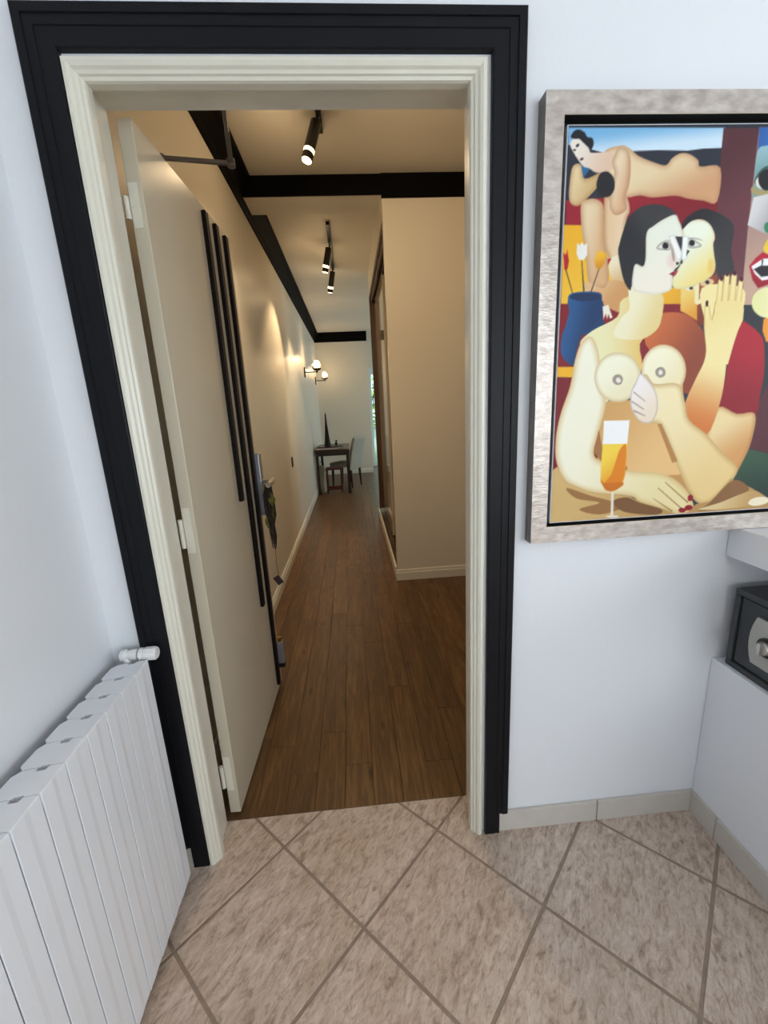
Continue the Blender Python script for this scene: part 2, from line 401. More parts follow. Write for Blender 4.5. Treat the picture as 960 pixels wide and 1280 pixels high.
# ------------------------------------------------------------------ door leaf
HX, HY = -0.520, 1.377
ANG = math.radians(88.0)
dr = empty('door_1', (HX, HY, 0), ANG)
struct(dr, 'ivory flush door opened into the hall with dark vertical strips')
box(0, 0.835, 0, 0.040, 0.008, 2.262).build('door_leaf', 'leaf', dr, bevel=0.002, local=True)
for s0, zb in ((0.478, 1.13), (0.598, 0.575), (0.722, 0.05)):
    o = box(s0, s0 + 0.034, -0.016, 0.0005, zb, 2.238).build('strip', 'strip', dr, bevel=0.002, local=True)
    o['label'] = 'dark wenge vertical strip'
es = MB().box(0.766, 0.816, -0.034, 0.0, 0.995, 1.305).build('lock_plate', 'steel', dr, bevel=0.005, local=True); es['label'] = 'silver lock plate'
lv = MB().tube([(0.79, -0.010, 1.165), (0.79, -0.075, 1.165)], 0.010, 12).tube([(0.80, -0.078, 1.165), (0.75, -0.084, 1.165), (0.69, -0.080, 1.160)], [0.015, 0.015, 0.013], 12)
lv.build('lever_handle', 'chrome', dr, smooth=True, local=True)['label'] = 'chrome lever handle'
MB().lathe([(0.016, 0), (0.016, 0.012), (0.010, 0.014)], (0.79, -0.012, 1.06), (0, -1, 0), 16).box(0.787, 0.793, -0.045, -0.024, 1.048, 1.072).build('key_cylinder', 'brass', dr, local=True)
lb = MB().box(0.80, 0.835, -0.036, -0.001, 0.13, 0.26)
lbo = lb.build('floor_bolt', 'steel', dr, bevel=0.004, local=True); lbo['label'] = 'grey bolt low on the door edge'
MB().tube([(0.817, -0.018, 0.26), (0.817, -0.018, 0.285)], 0.012, 10).build('bolt_knob', 'brass', lbo, local=True)
MB().box(0.803, 0.832, -0.034, -0.003, 0.105, 0.13).build('bolt_foot', 'dark', lbo, local=True)
for z0, z1 in ((1.065, 1.215), (0.115, 0.265), (2.005, 2.115)):
    hg = MB().tube([(-0.008, 0.044, z0 + .02), (-0.008, 0.044, z1 - .035)], 0.0075, 12).box(-0.0025, 0.0, 0.012, 0.036, z0, z1)
    ho = hg.build('hinge', 'cream', dr, local=True); ho['label'] = 'cream painted butt hinge'
    m = MB()
    for k in range(3):
        m.lathe([(0.0035, 0), (0.003, 0.0012)], (-0.0025, 0.018 + (k % 2) * 0.012, z0 + 0.02 + k * (z1 - z0 - .04) / 2), (-1, 0, 0), 8)
    m.build('screw', 'cream', ho, local=True)
# closer arm folded above the leaf
def loc2door(p):
    q = Matrix.Rotation(-ANG, 3, 'Z') @ (Vector(p) - Vector((HX, HY, 0))); return q
def bar(a, b, w, h):
    a, b = Vector(a), Vector(b); d = (b - a).normalized(); n = d.cross(Vector((0, 0, 1))).normalized() * w / 2; u = Vector((0, 0, h / 2))
    return [[p - n - u, p + n - u, p + n + u, p - n + u] for p in (a, b)]
A0, A1, A2 = loc2door((-0.535, 1.605, 2.282)), loc2door((-0.322, 1.600, 2.262)), loc2door((-0.277, 1.362, 2.272))
cl = MB().box(0.14, 0.33, 0.010, 0.034, 2.2615, 2.272).build('door_closer', 'steel', dr, local=True, bevel=0.003); cl['label'] = 'steel door closer arm above the leaf'
MB().loft(bar(A0, A1, 0.014, 0.009)).tube([A0 - Vector((0, 0, .016)), A0 + Vector((0, 0, .008))], 0.012, 12).build('closer_arm', 'arm', cl, local=True)
MB().loft(bar(A1 + (A2 - A1) * 0.0, A1 + (A2 - A1) * 0.62, 0.014, 0.010)).tube([A1 + (A2 - A1) * 0.55, A2], 0.0055, 10).tube([A1 - Vector((0, 0, .010)), A1 + Vector((0, 0, .012))], 0.013, 12).build('closer_arm', 'arm', cl, local=True)

# keys on a lanyard hung over the lever
kx, ky = -0.418, 2.085
ky_ = empty('key_lanyard', (kx, ky, 0.62)); tag(ky_, 'bunch of dark cords and olive ribbon with a tag hung on the door lever', 'keys')
m = MB(); rr = random.Random(3)
for k in range(14):
    a = rr.random() * 6.28; r0 = 0.006 + rr.random() * 0.018
    pts = []
    for t in range(7):
        f = t / 6; rad = r0 * (0.5 + 1.2 * math.sin(f * 3.0)) * (1 - 0.5 * f)
        pts.append((kx + rad * math.cos(a + f * 2) + 0.004 * math.sin(f * 9 + k), ky + rad * math.sin(a + f * 2), 1.162 - f * (0.28 + 0.05 * rr.random())))
    m.tube(pts, [0.006, 0.007, 0.0065, 0.006, 0.005, 0.004, 0.002], 6)
m.build('cord', 'cord', ky_, smooth=True)
m = MB(); R1 = []
for t in range(13):
    f = t / 12; a = f * 5.0; w = 0.020 * (0.6 + 0.5 * math.sin(f * 7) ** 2)
    c = Vector((kx + 0.014 * math.sin(f * 6), ky - 0.012, 1.12 - f * 0.20))
    d = Vector((math.cos(a), math.sin(a), 0)) * w; n = Vector((-math.sin(a), math.cos(a), 0)) * 0.001
    R1.append([c - d - n, c + d - n, c + d + n, c - d + n])
m.loft(R1); m.build('ribbon', 'olive', ky_)['label'] = 'olive green ribbon'
MB().tube([(kx, ky, 0.86), (kx - .003, ky, 0.76), (kx, ky, 0.695)], 0.0013, 6).build('string', 'cord', ky_)
c = Vector((kx - .003, ky, 0.665)); m = MB(); pl = []
for sx, sz in ((-1, -1), (1, -1), (1, 1), (-1, 1)):
    v = Matrix.Rotation(math.radians(-32), 3, 'Y') @ Vector((sx * 0.016, 0, sz * 0.023)); pl.append(c + v)
m.loft([[p + Vector((0, -.003, 0)) for p in pl], [p + Vector((0, .003, 0)) for p in pl]]); m.build('key_tag', 'tag', ky_)
m = MB()
for k in range(12):
    t = k / 12 * 6.283; t2 = (k + 1) / 12 * 6.283
    m.tube([(kx + .004, ky + .012 * math.cos(t), 1.158 + .016 * math.sin(t)), (kx + .004, ky + .012 * math.cos(t2), 1.158 + .016 * math.sin(t2))], 0.0018, 6)
m.build('key_ring', 'steel', ky_)

# ------------------------------------------------------------------ radiator
rx, ry = -0.672, 0.78
ra = empty('radiator', (rx, ry, 0.0)); tag(ra, 'white aluminium column radiator on the left wall by the doorway', 'radiator')
XF = -0.620; PIT = 0.0735; YE = 1.141
def section():
    w = PIT / 2 - 0.0009
    pl = [(XF - .0006, -w), (XF, -w + .0008), (XF, -0.006), (XF - .0013, 0.006), (XF - .0013, w - .0008), (XF - .002, w),   # front face, two facets
          (XF - .030, w), (XF - .033, w - .009), (XF - .053, w - .009), (XF - .056, w), (XF - .088, w), (XF - .100, w - .012),
          (XF - .100, -w + .012), (XF - .088, -w), (XF - .056, -w), (XF - .053, -w + .004), (XF - .033, -w + .004), (XF - .030, -w)]
    bd = [(XF - .0006, -w), (XF, -w + .0008), (XF, -0.006), (XF - .0013, 0.006), (XF - .0013, w - .0008), (XF - .002, w), (XF - .0035, w), (XF - .006, w - .007), (XF - .03, w - .009),
          (XF - .070, w - .009), (XF - .088, w - .002), (XF - .100, w - .012), (XF - .100, -w + .012), (XF - .088, -w + .002), (XF - .070, -w + .009), (XF - .03, -w + .009), (XF - .0055, -w + .007), (XF - .0025, -w)]
    cx = XF - 0.05
    def ring(q, z, k, dz=0): return [(cx + (p[0] - cx) * k - rx, p[1] * (1 - (1 - k) * 0.4), z + (-0.012 * ((XF - p[0]) / 0.1) if dz else 0)) for p in q]
    return MB().loft([ring(bd, 0.035, .97), ring(bd, 0.042, 1), ring(bd, 0.806, 1, 1)]).loft([ring(pl, 0.806, 1, 1), ring(pl, 0.828, 1, 1), ring(pl, 0.8315, .985, 1), ring(pl, 0.832, .96, 1)])
first = None
for k in range(11):
    yc = YE - PIT * (k + 0.5)
    if first is None: first = section().build('section', 'rad', ra, local=True); o = first
    else: o = link_copy(first, ra)
    o.location = (0, yc - ry, 0)
for yc in (1.0, 0.5):
    box(XL + .0015, XF - .095, yc - .012, yc + .012, 0.70, 0.74).build('bracket', 'rad', ra)
for z in (0.775, 0.085):
    MB().tube([(XF - .055, YE - 0.02, z), (XF - .055, YE + 0.012, z)], 0.017, 14).build('end_plug', 'rad', ra, smooth=True)
vb = MB().lathe([(0.012, 0), (0.017, .004), (0.017, .016), (0.013, .02), (0.013, .03), (.016, .032), (.016, .05)], (-0.708, 1.166, 0.836), (1, 0, 0), 16).tube([(-.69, 1.166, .836), (-.69, 1.160, .80), (-.682, 1.150, .776)], 0.012, 12)
vo = vb.build('valve', 'plastic', ra, smooth=True); vo['label'] = 'white valve at the end of the radiator'
vh = MB().lathe([(0.015, 0), (0.0185, .003), (0.0185, .010), (0.017, .011), (0.017, .015), (0.0185, .016), (0.0185, .046), (0.016, .050)], (-0.655, 1.166, 0.836), (1, 0, 0), 20)
for k in range(10):
    a = k * 0.6283; vh.box(-0.635, -0.609, 1.166 + .018 * math.cos(a) - .0012, 1.166 + .018 * math.cos(a) + .0012, .836 + .018 * math.sin(a) - .0012, .836 + .018 * math.sin(a) + .0012)
vh.build('valve_head', 'plastic', vo, smooth=True)

# ------------------------------------------------------------------ picture
FX0, FX1, FZ0, FZ1, FY = 0.500, 1.762, 1.0885, 2.192, 1.163
pf = empty('picture_frame', ((FX0 + FX1) / 2, YW, FZ0)); tag(pf, 'large painting of stylised figures in a wide silver floating frame', 'picture')
def rail(seq):
    # d inward, y ; outer back, outer front, inner front, inner back
    prof = [(0.0, YW), (0.0, FY), (0.046, FY + .001), (0.0475, FY + .003), (0.0475, YW)]
    mb = MB(); rings = []
    for cx, cz, sx, sz in seq: rings.append([(cx + sx * d, y, cz + sz * d) for d, y in prof])
    n = len(prof); vs = rings[0] + rings[1]
    fs = [(i, (i + 1) % n, n + (i + 1) % n, n + i) for i in range(n)]
    mi = [1, 0, 2, 3, 3]
    for f, k in zip(fs, mi): mb.add([vs[j] for j in f], [(0, 1, 2, 3)], k)
    return mb.build('frame_rail', ['frame', 'frameshade', 'gold', 'rebate'], pf)
cs = [(FX0, FZ0, 1, 1), (FX0, FZ1, 1, -1), (FX1, FZ1, -1, -1), (FX1, FZ0, -1, 1)]
for k in range(4): rail((cs[k], cs[(k + 1) % 4]))
box(FX0 + .047, FX1 - .047, YW - .006, YW - .001, FZ0 + .047, FZ1 - .047).build('backing_board', 'rebate', pf)
CX0, CZ0, CW, CH, CY = 0.5615, 1.147, 1.140, 0.979, 1.172
box(CX0 - .003, CX0 + CW + .003, CY + .0008, YW - .006, CZ0 - .003, CZ0 + CH + .003).build('canvas', 'canvas', pf, bevel=0.002)

# painting: (outline in mm on the canvas, colour, second colour, gradient from/to, smooth, painted edge, softness)
SHAPES = [
([(-5,-5),(1150,-5),(1150,980),(-5,980)],(44,47,58),None,None,0,None,1.2),
([(-1,975),(394,972),(398,930),(344,929),(304,925),(228,927),(151,925),(89,923),(44,934),(1,940)],(120,178,220),(206,226,240),[(147,972),(151,925)],0,None,1.2),
([(1,824),(422,839),(464,822),(479,691),(4,747)],(150,32,46),(128,28,40),[(159,838),(236,731)],0,None,1.2),
([(-3,770),(166,764),(184,577),(1,583)],(236,176,38),(240,190,60),[(3,759),(114,594)],0,None,1.2),
([(1,580),(336,575),(342,526),(-4,538)],(128,26,36),None,None,0,None,1.2),
([(261,620),(344,617),(350,572),(266,574)],(236,176,38),(222,160,40),[(268,613),(336,575)],0,None,1.2),
([(-12,589),(378,576),(401,406),(-4,423)],(128,26,36),None,None,0,None,1.2),
([(-4,433),(119,428),(121,401),(-3,406)],(236,176,38),None,None,0,None,1.2),
([(-6,406),(121,401),(140,133),(-1,141)],(120,26,36),None,None,0,None,1.2),
([(499,572),(922,559),(1076,-57),(509,-19)],(46,50,54),None,None,0,None,1.2),
([(570,185),(648,165),(689,163),(713,34),(535,37)],(54,82,62),(40,58,50),[(598,168),(618,40)],0,None,1.2),
([(582,283),(612,362),(648,165),(578,185)],(86,40,48),None,None,0,None,1.2),
([(390,971),(483,971),(487,871),(489,748),(495,637),(491,607),(414,609),(397,823),(392,894)],(86,48,54),(104,58,66),[(397,915),(481,805)],0,None,1.2),
([(483,972),(799,969),(900,557),(505,570),(495,637),(489,748)],(172,140,128),(196,160,140),[(487,771),(528,606)],0,None,1.2),
([(483,972),(799,969),(808,932),(539,934),(487,922)],(52,98,166),(60,110,180),[(487,966),(539,935)],0,None,1.2),
([(487,922),(513,934),(578,940),(612,896),(600,820),(495,822),(489,849)],(150,186,194),(120,160,160),[(493,930),(503,871)],1,None,1.2),
([(489,855),(499,879),(523,891),(568,881),(588,848),(557,837),(507,849)],(66,92,88),None,None,1,None,1.2),
([(485,846),(509,838),(543,837),(590,842),(584,828),(532,823),(489,830)],(168,154,106),None,None,1,None,1.2),
([(493,860),(517,873),(564,867),(582,848),(550,837),(505,842)],(226,222,204),None,None,1,None,1.2),
([(545,859),(545,849),(540,841),(531,837),(521,837),(511,842),(503,850),(499,860),(499,870),(505,878),(513,882),(523,882),(533,877),(541,869)],(34,34,38),None,None,1,None,1.2),
([(493,822),(531,829),(560,820),(559,770),(550,739),(533,741),(487,760)],(214,212,212),(176,172,174),[(495,805),(555,770)],0,None,1.2),
([(553,753),(553,747),(551,743),(547,741),(543,741),(539,743),(535,748),(533,753),(533,759),(535,763),(539,765),(543,765),(547,763),(551,758)],(60,130,90),None,None,1,None,1.2),
([(541,713),(572,747),(618,723),(584,688),(548,695)],(232,196,60),None,None,1,None,1.2),
([(507,664),(522,683),(539,696),(559,689),(590,694),(644,660),(602,622),(568,618),(541,610),(522,630)],(184,30,48),(150,22,38),[(514,690),(548,611)],0,None,1.2),
([(513,663),(543,681),(592,679),(630,660),(594,634),(549,628),(526,645)],(238,236,234),None,None,0,None,1.2),
([(521,656),(539,664),(588,663),(618,656),(584,641),(545,637)],(38,34,38),None,None,0,None,1.2),
([(539,679),(544,679),(545,663),(542,663)],(70,60,60),None,None,0,None,1.2),
([(507,567),(542,544),(582,536),(684,533),(697,468),(521,475)],(44,46,52),None,None,0,None,1.2),
([(570,531),(582,540),(656,537),(668,471),(588,474),(572,503)],(230,150,50),None,None,0,None,1.2),
([(626,572),(624,555),(614,542),(594,535),(572,536),(552,544),(536,558),(529,575),(531,592),(542,604),(560,611),(582,611),(602,603),(618,589)],(228,226,160),(240,232,180),[(534,569),(600,591)],1,None,1.2),
([(700,0),(1145,0),(1145,330),(760,330)],(64,74,84),(40,48,52),[(760,330),(900,60)],0,None,1.2),
([(860,-5),(1150,-5),(1150,240),(930,300)],(150,34,44),(112,26,36),[(900,200),(1100,40)],1,None,1.2),
([(90,918),(131,937),(154,932),(178,916),(218,902),(251,895),(266,910),(288,920),(312,917),(334,904),(342,891),(394,888),(396,814),(359,817),(318,822),(284,829),(226,826),(192,831),(160,827),(122,828)],(230,208,168),(206,158,116),[(255,906),(292,819)],1,((190,140,104),7),1.2),
([(15,896),(37,898),(47,869),(92,883),(83,855),(60,831),(36,812),(18,814),(9,829),(9,862)],(228,204,158),(206,172,120),[(16,867),(70,839)],1,((180,140,96),6),1.2),
([(35,899),(62,895),(43,870)],(44,104,150),None,None,0,None,1.2),
([(6,939),(10,950),(21,955),(38,946),(53,931),(60,923),(97,924),(118,918),(123,892),(80,881),(56,891),(43,894),(30,906),(16,923)],(236,226,214),(224,192,166),[(18,940),(110,897)],1,None,1.2),
([(6,956),(14,968),(26,971),(40,965),(47,956),(60,953),(64,941),(58,929),(50,935),(38,944),(27,952),(16,952)],(34,34,40),None,None,1,None,1.2),
([(28,941),(28,940),(28,939),(27,937),(25,936),(23,935),(22,935),(20,936),(20,937),(20,938),(21,940),(23,941),(25,942),(26,942)],(40,36,40),None,None,1,None,1.2),
([(20,929),(20,928),(19,928),(18,927),(17,927),(15,928),(14,928),(14,929),(14,930),(15,931),(16,931),(18,931),(19,931),(20,930)],(40,36,40),None,None,1,None,1.2),
([(41,912),(41,911),(40,910),(39,909),(37,908),(35,907),(33,908),(32,908),(32,910),(32,911),(34,912),(36,913),(38,913),(39,913)],(70,30,36),None,None,1,None,1.2),
([(40,813),(50,823),(72,826),(91,819),(100,801),(106,734),(119,688),(126,641),(116,623),(85,622),(70,643),(60,701),(46,758)],(230,208,170),(216,172,128),[(49,758),(116,745)],1,((186,140,100),8),1.2),
([(99,824),(109,830),(153,831),(168,800),(161,778),(161,733),(155,699),(133,682),(118,700),(106,734)],(224,192,150),(232,204,170),[(103,779),(158,778)],1,((176,128,92),6),1.2),
([(118,918),(126,932),(144,932),(157,917),(162,886),(161,854),(154,827),(159,800),(131,789),(114,811),(117,855),(121,881),(113,902)],(232,212,178),(216,170,132),[(121,876),(164,865)],1,((182,134,100),7),1.2),
([(124,856),(123,844),(117,834),(108,829),(98,829),(88,834),(80,844),(77,856),(79,868),(84,878),(93,883),(104,883),(114,877),(121,868)],(38,36,40),None,None,1,None,1.2),
([(126,691),(158,699),(174,681),(174,640),(144,634),(126,659)],(236,222,190),(214,180,130),[(139,688),(164,640)],1,None,1.2),
([(119,691),(129,691),(120,675)],(170,30,40),None,None,0,None,1.2),
([(64,640),(112,621),(130,641),(178,631),(196,598),(170,562),(115,582),(70,602)],(220,180,130),(204,150,96),[(85,631),(142,581)],1,None,1.2),
([(8,669),(11,669),(34,607),(32,607)],(52,48,44),None,None,0,None,1.2),
([(49,691),(51,691),(64,607),(60,607)],(52,48,44),None,None,0,None,1.2),
([(97,670),(99,670),(81,613),(78,613)],(52,48,44),None,None,0,None,1.2),
([(1,708),(8,702),(11,714),(17,688),(14,669),(6,669)],(176,28,34),None,None,0,None,1.2),
([(36,729),(43,723),(48,730),(55,723),(62,728),(64,701),(55,689),(43,691),(36,704)],(236,232,224),None,None,0,None,1.2),
([(91,711),(98,706),(103,711),(107,703),(113,704),(111,680),(102,668),(90,670),(84,686)],(238,182,40),(214,140,30),[(93,706),(102,668)],0,None,1.2),
([(19,597),(26,612),(64,616),(103,612),(111,599),(109,579),(118,546),(126,514),(23,518),(24,567)],(44,88,138),(28,58,100),[(33,585),(116,570)],1,None,1.2),
([(22,600),(105,598),(116,562),(93,533),(62,508),(49,462),(47,435),(24,444),(7,470),(9,517),(30,555)],(42,88,140),(24,56,98),[(14,549),(89,534)],1,None,1.2),
([(106,602),(102,597),(91,594),(75,593),(56,593),(40,596),(28,600),(24,604),(28,608),(39,612),(55,613),(74,612),(90,610),(101,606)],(26,48,84),None,None,1,None,1.2),
([(114,579),(129,582),(143,551),(137,548),(131,560),(129,546),(124,561),(119,547)],(238,230,210),None,None,0,None,1.2),
([(241,481),(250,541),(277,557),(336,555),(381,529),(412,489),(428,412),(410,349),(363,351),(326,403)],(196,104,58),(140,66,44),[(264,541),(410,454)],1,None,1.2),
([(324,618),(354,626),(380,636),(420,646),(428,617),(430,540),(412,555),(398,519),(373,538),(351,551),(332,562)],(160,78,48),(120,52,36),[(363,619),(424,581)],0,None,1.2),
([(324,615),(354,623),(369,619),(380,535),(351,551),(330,561)],(236,204,116),(220,150,50),[(332,611),(373,538)],0,None,1.2),
([(363,616),(363,614),(360,612),(355,610),(349,609),(344,610),(340,611),(338,613),(338,616),(340,618),(346,619),(352,620),(357,620),(361,618)],(232,220,190),None,None,1,None,1.2),
([(358,615),(358,614),(357,612),(355,612),(352,612),(350,612),(349,614),(348,616),(348,617),(349,619),(351,619),(354,619),(356,619),(357,617)],(40,34,30),None,None,1,None,1.2),
([(414,630),(414,626),(410,623),(402,620),(394,618),(386,619),(380,621),(377,625),(377,629),(381,632),(388,635),(396,637),(404,636),(410,634)],(226,190,140),None,None,1,None,1.2),
([(402,628),(402,626),(400,624),(398,624),(395,624),(393,625),(391,626),(390,629),(390,631),(392,632),(394,633),(397,633),(399,632),(401,630)],(34,28,26),None,None,1,None,1.2),
([(362,624),(374,627),(378,587),(385,595),(393,589),(389,579),(376,574),(367,579)],(238,224,176),None,None,0,None,1.2),
([(388,587),(388,586),(388,585),(386,584),(385,584),(384,585),(383,586),(382,587),(382,588),(383,589),(384,590),(386,590),(387,589),(388,588)],(90,50,36),None,None,1,None,1.2),
([(217,174),(381,195),(422,52),(334,42),(222,120)],(190,142,84),None,None,0,None,1.2),
([(141,337),(240,336),(360,373),(371,286),(391,118),(222,120),(129,164),(128,291)],(206,158,96),(226,184,124),[(148,326),(322,161)],0,None,1.2),
([(169,596),(271,609),(276,547),(259,511),(225,482),(234,406),(140,333),(105,363),(94,453),(58,488),(90,520),(156,552)],(232,226,178),(226,190,110),[(114,486),(254,488)],1,None,1.2),
([(186,624),(272,604),(279,541),(262,510),(219,493),(151,505),(167,549),(188,571)],(238,230,196),(226,204,140),[(194,584),(278,550)],1,None,1.2),
([(64,495),(91,504),(113,459),(126,383),(142,332),(130,261),(117,198),(141,171),(220,140),(308,129),(364,108),(410,69),(430,39),(438,15),(422,2),(384,0),(338,19),(268,44),(235,64),(120,82),(42,117),(10,175),(4,238),(14,307),(37,380),(48,452)],(242,238,216),(228,212,160),[(23,259),(376,103)],1,((204,170,110),9),1.2),
([(117,198),(141,171),(220,140),(220,151),(147,190),(127,261)],(160,110,60),None,None,0,None,1.2),
([(238,396),(234,367),(217,345),(190,333),(160,335),(132,349),(113,373),(104,402),(109,429),(125,451),(150,462),(180,461),(208,448),(228,425)],(242,238,212),(232,222,184),[(140,431),(216,351)],1,((196,170,120),6),1.2),
([(365,408),(362,378),(347,354),(322,342),(292,343),(265,358),(245,383),(236,413),(239,442),(254,465),(278,477),(306,476),(334,462),(355,438)],(242,236,206),(234,220,176),[(259,447),(346,359)],1,((200,164,110),6),1.2),
([(186,392),(184,386),(182,381),(176,379),(169,379),(163,382),(158,387),(156,393),(157,399),(161,404),(167,406),(174,406),(180,403),(184,398)],(156,142,130),None,None,1,None,1.2),
([(180,391),(180,388),(178,385),(176,384),(172,384),(169,386),(167,388),(166,391),(166,394),(168,397),(170,398),(174,398),(176,396),(178,394)],(232,226,214),None,None,1,None,1.2),
([(306,406),(306,400),(302,395),(296,393),(290,393),(284,396),(279,401),(277,407),(277,413),(282,418),(286,420),(294,420),(300,417),(304,412)],(156,142,130),None,None,1,None,1.2),
([(298,406),(298,403),(296,401),(294,400),(292,400),(288,401),(286,404),(286,407),(286,410),(288,412),(290,414),(292,413),(294,412),(296,410)],(232,226,214),None,None,1,None,1.2),
([(491,533),(523,524),(562,498),(582,469),(596,391),(594,326),(590,281),(530,285),(473,306),(483,382),(483,465)],(172,30,46),(138,22,36),[(560,490),(509,308)],1,None,1.2),
([(475,306),(532,284),(588,281),(590,207),(574,150),(544,89),(489,36),(447,67),(448,176),(451,245)],(232,208,156),(206,150,92),[(499,279),(572,169)],1,((176,124,72),7),1.2),
([(382,615),(497,612),(505,546),(493,499),(479,452),(481,396),(477,317),(449,230),(384,270),(373,318),(396,385),(416,440),(408,516)],(240,222,160),(206,118,56),[(468,428),(416,246)],1,None,1.2),
([(396,569),(398,573),(402,575),(408,574),(410,569),(428,513),(424,506),(416,502),(408,505),(402,513)],(240,222,160),(236,214,146),[(403,569),(414,513)],0,((192,146,84),2.2),1.2),
([(426,631),(428,635),(434,636),(439,634),(441,629),(445,562),(442,556),(436,554),(428,558),(426,564)],(240,222,160),(236,214,146),[(434,630),(436,563)],0,((192,146,84),2.2),1.2),
([(441,641),(443,645),(448,647),(454,644),(457,639),(463,561),(460,556),(453,554),(446,557),(443,563)],(240,222,160),(236,214,146),[(449,640),(453,562)],0,((192,146,84),2.2),1.2),
([(460,641),(463,646),(468,647),(475,645),(477,639),(483,561),(481,555),(473,553),(466,556),(463,563)],(240,222,160),(236,214,146),[(469,640),(473,562)],0,((192,146,84),2.2),1.2),
([(483,627),(485,631),(489,632),(495,630),(497,626),(501,560),(499,554),(493,553),(485,556),(481,562)],(240,222,160),(236,214,146),[(489,627),(491,561)],0,((192,146,84),2.2),1.2),
([(428,421),(416,462),(404,509),(416,527),(424,554),(426,572),(439,581),(469,582),(501,579),(509,561),(511,533),(501,506),(493,469),(485,419)],(236,214,146),(240,222,160),[(440,572),(466,470)],0,None,1.2),
([(422,534),(424,559),(424,581),(426,554)],(170,110,60),None,None,0,None,1.2),
([(438,636),(438,633),(438,632),(436,630),(434,630),(432,632),(430,634),(430,636),(430,639),(430,641),(432,642),(434,642),(436,640),(438,638)],(70,20,28),None,None,1,None,1.2),
([(452,646),(452,644),(452,642),(450,641),(448,641),(446,642),(445,644),(444,646),(444,649),(445,651),(447,652),(448,652),(450,651),(452,649)],(70,20,28),None,None,1,None,1.2),
([(473,647),(473,645),(473,643),(471,642),(469,642),(467,643),(465,645),(464,647),(464,650),(465,652),(467,653),(469,653),(471,652),(473,650)],(70,20,28),None,None,1,None,1.2),
([(495,633),(495,630),(493,628),(493,627),(491,627),(489,628),(487,630),(487,633),(487,635),(487,637),(489,638),(491,638),(493,637),(493,635)],(70,20,28),None,None,1,None,1.2),
([(406,576),(406,573),(406,571),(404,569),(402,569),(400,571),(399,573),(398,577),(398,580),(399,583),(400,584),(402,584),(404,583),(406,580)],(60,20,26),None,None,1,None,1.2),
([(228,389),(249,404),(265,388),(282,376),(348,373),(373,322),(391,274),(449,230),(507,173),(560,123),(530,69),(489,32),(452,28),(414,69),(364,157),(326,229),(300,267),(261,273),(229,296),(215,322),(215,365)],(238,222,178),(226,196,136),[(272,320),(481,65)],1,((188,150,92),8),1.2),
([(221,379),(232,405),(250,395),(284,355),(294,304),(277,272),(246,277),(227,297),(214,322),(212,358)],(238,230,226),(232,214,190),[(221,379),(284,290)],1,((176,160,160),3),1.2),
([(219,360),(255,333),(256,330),(219,356)],(160,140,136),None,None,0,None,1.2),
([(216,335),(254,311),(254,308),(216,331)],(160,140,136),None,None,0,None,1.2),
([(224,310),(259,293),(260,290),(225,305)],(160,140,136),None,None,0,None,1.2),
([(298,267),(310,268),(371,158),(355,154)],(176,126,70),None,None,0,None,1.2),
([(-17,142),(12,163),(42,117),(120,82),(235,64),(268,44),(338,19),(384,0),(422,2),(444,26),(489,32),(543,97),(614,64),(672,28),(964,34),(996,-104),(-10,-32)],(206,172,112),(180,140,84),[(39,92),(458,-15)],0,None,1.2),
([(43,100),(121,71),(170,56),(221,33),(149,14),(84,34),(146,50),(74,67)],(150,108,62),None,None,1,None,1.2),
([(227,61),(268,42),(338,17),(322,2),(223,17),(186,51)],(120,84,50),None,None,1,None,1.2),
([(489,30),(552,92),(606,63),(576,42),(523,9),(455,5)],(134,94,58),None,None,1,None,1.2),
([(454,9),(520,26),(576,46),(620,56),(652,42),(674,20),(624,11),(540,5)],(214,190,140),(188,150,96),[(503,31),(624,6)],1,None,1.2),
([(676,25),(674,19),(668,14),(654,10),(640,8),(626,9),(616,13),(610,18),(612,24),(618,30),(632,34),(646,35),(660,34),(670,31)],(232,220,190),None,None,1,None,1.2),
([(320,84),(403,15),(404,10),(320,81)],(150,112,64),None,None,0,None,1.2),
([(340,100),(418,35),(418,30),(340,97)],(150,112,64),None,None,0,None,1.2),
([(308,53),(372,11),(372,6),(310,50)],(150,112,64),None,None,0,None,1.2),
([(432,42),(430,39),(426,37),(422,37),(418,39),(416,43),(416,47),(416,51),(418,54),(422,56),(426,55),(430,53),(432,50),(432,46)],(140,18,32),None,None,1,None,1.2),
([(436,18),(434,14),(432,11),(428,9),(422,8),(416,9),(412,12),(410,15),(410,19),(412,22),(416,24),(422,25),(428,24),(432,21)],(140,18,32),None,None,1,None,1.2),
([(414,10),(414,7),(410,4),(406,3),(401,3),(396,5),(393,8),(391,11),(392,14),(395,17),(399,18),(404,17),(408,16),(412,13)],(140,18,32),None,None,1,None,1.2),
([(140,284),(215,282),(214,215),(142,219)],(240,240,238),None,None,0,None,1.2),
([(142,219),(215,217),(216,128),(209,97),(184,82),(159,88),(143,111),(141,163)],(240,206,72),(222,140,30),[(147,193),(216,97)],0,None,1.2),
([(194,202),(212,212),(213,128),(198,98),(167,92),(157,108),(174,131),(184,168)],(220,128,22),None,None,1,None,1.2),
([(145,117),(158,107),(207,107),(211,97),(184,82),(159,88)],(200,110,20),None,None,1,None,1.2),
([(178,80),(186,80),(190,7),(182,7)],(226,214,196),None,None,0,None,1.2),
([(207,4),(206,2),(200,1),(192,1),(184,2),(176,3),(169,5),(167,7),(169,8),(174,9),(182,10),(192,9),(200,8),(205,6)],(222,212,196),None,None,1,None,1.2),
([(146,702),(148,727),(154,751),(165,782),(194,805),(231,811),(267,804),(290,787),(263,778),(234,760),(219,742),(220,692),(215,670),(196,678),(190,667),(188,624),(184,616),(165,642)],(38,38,42),(56,56,58),[(170,735),(215,783)],1,None,1.2),
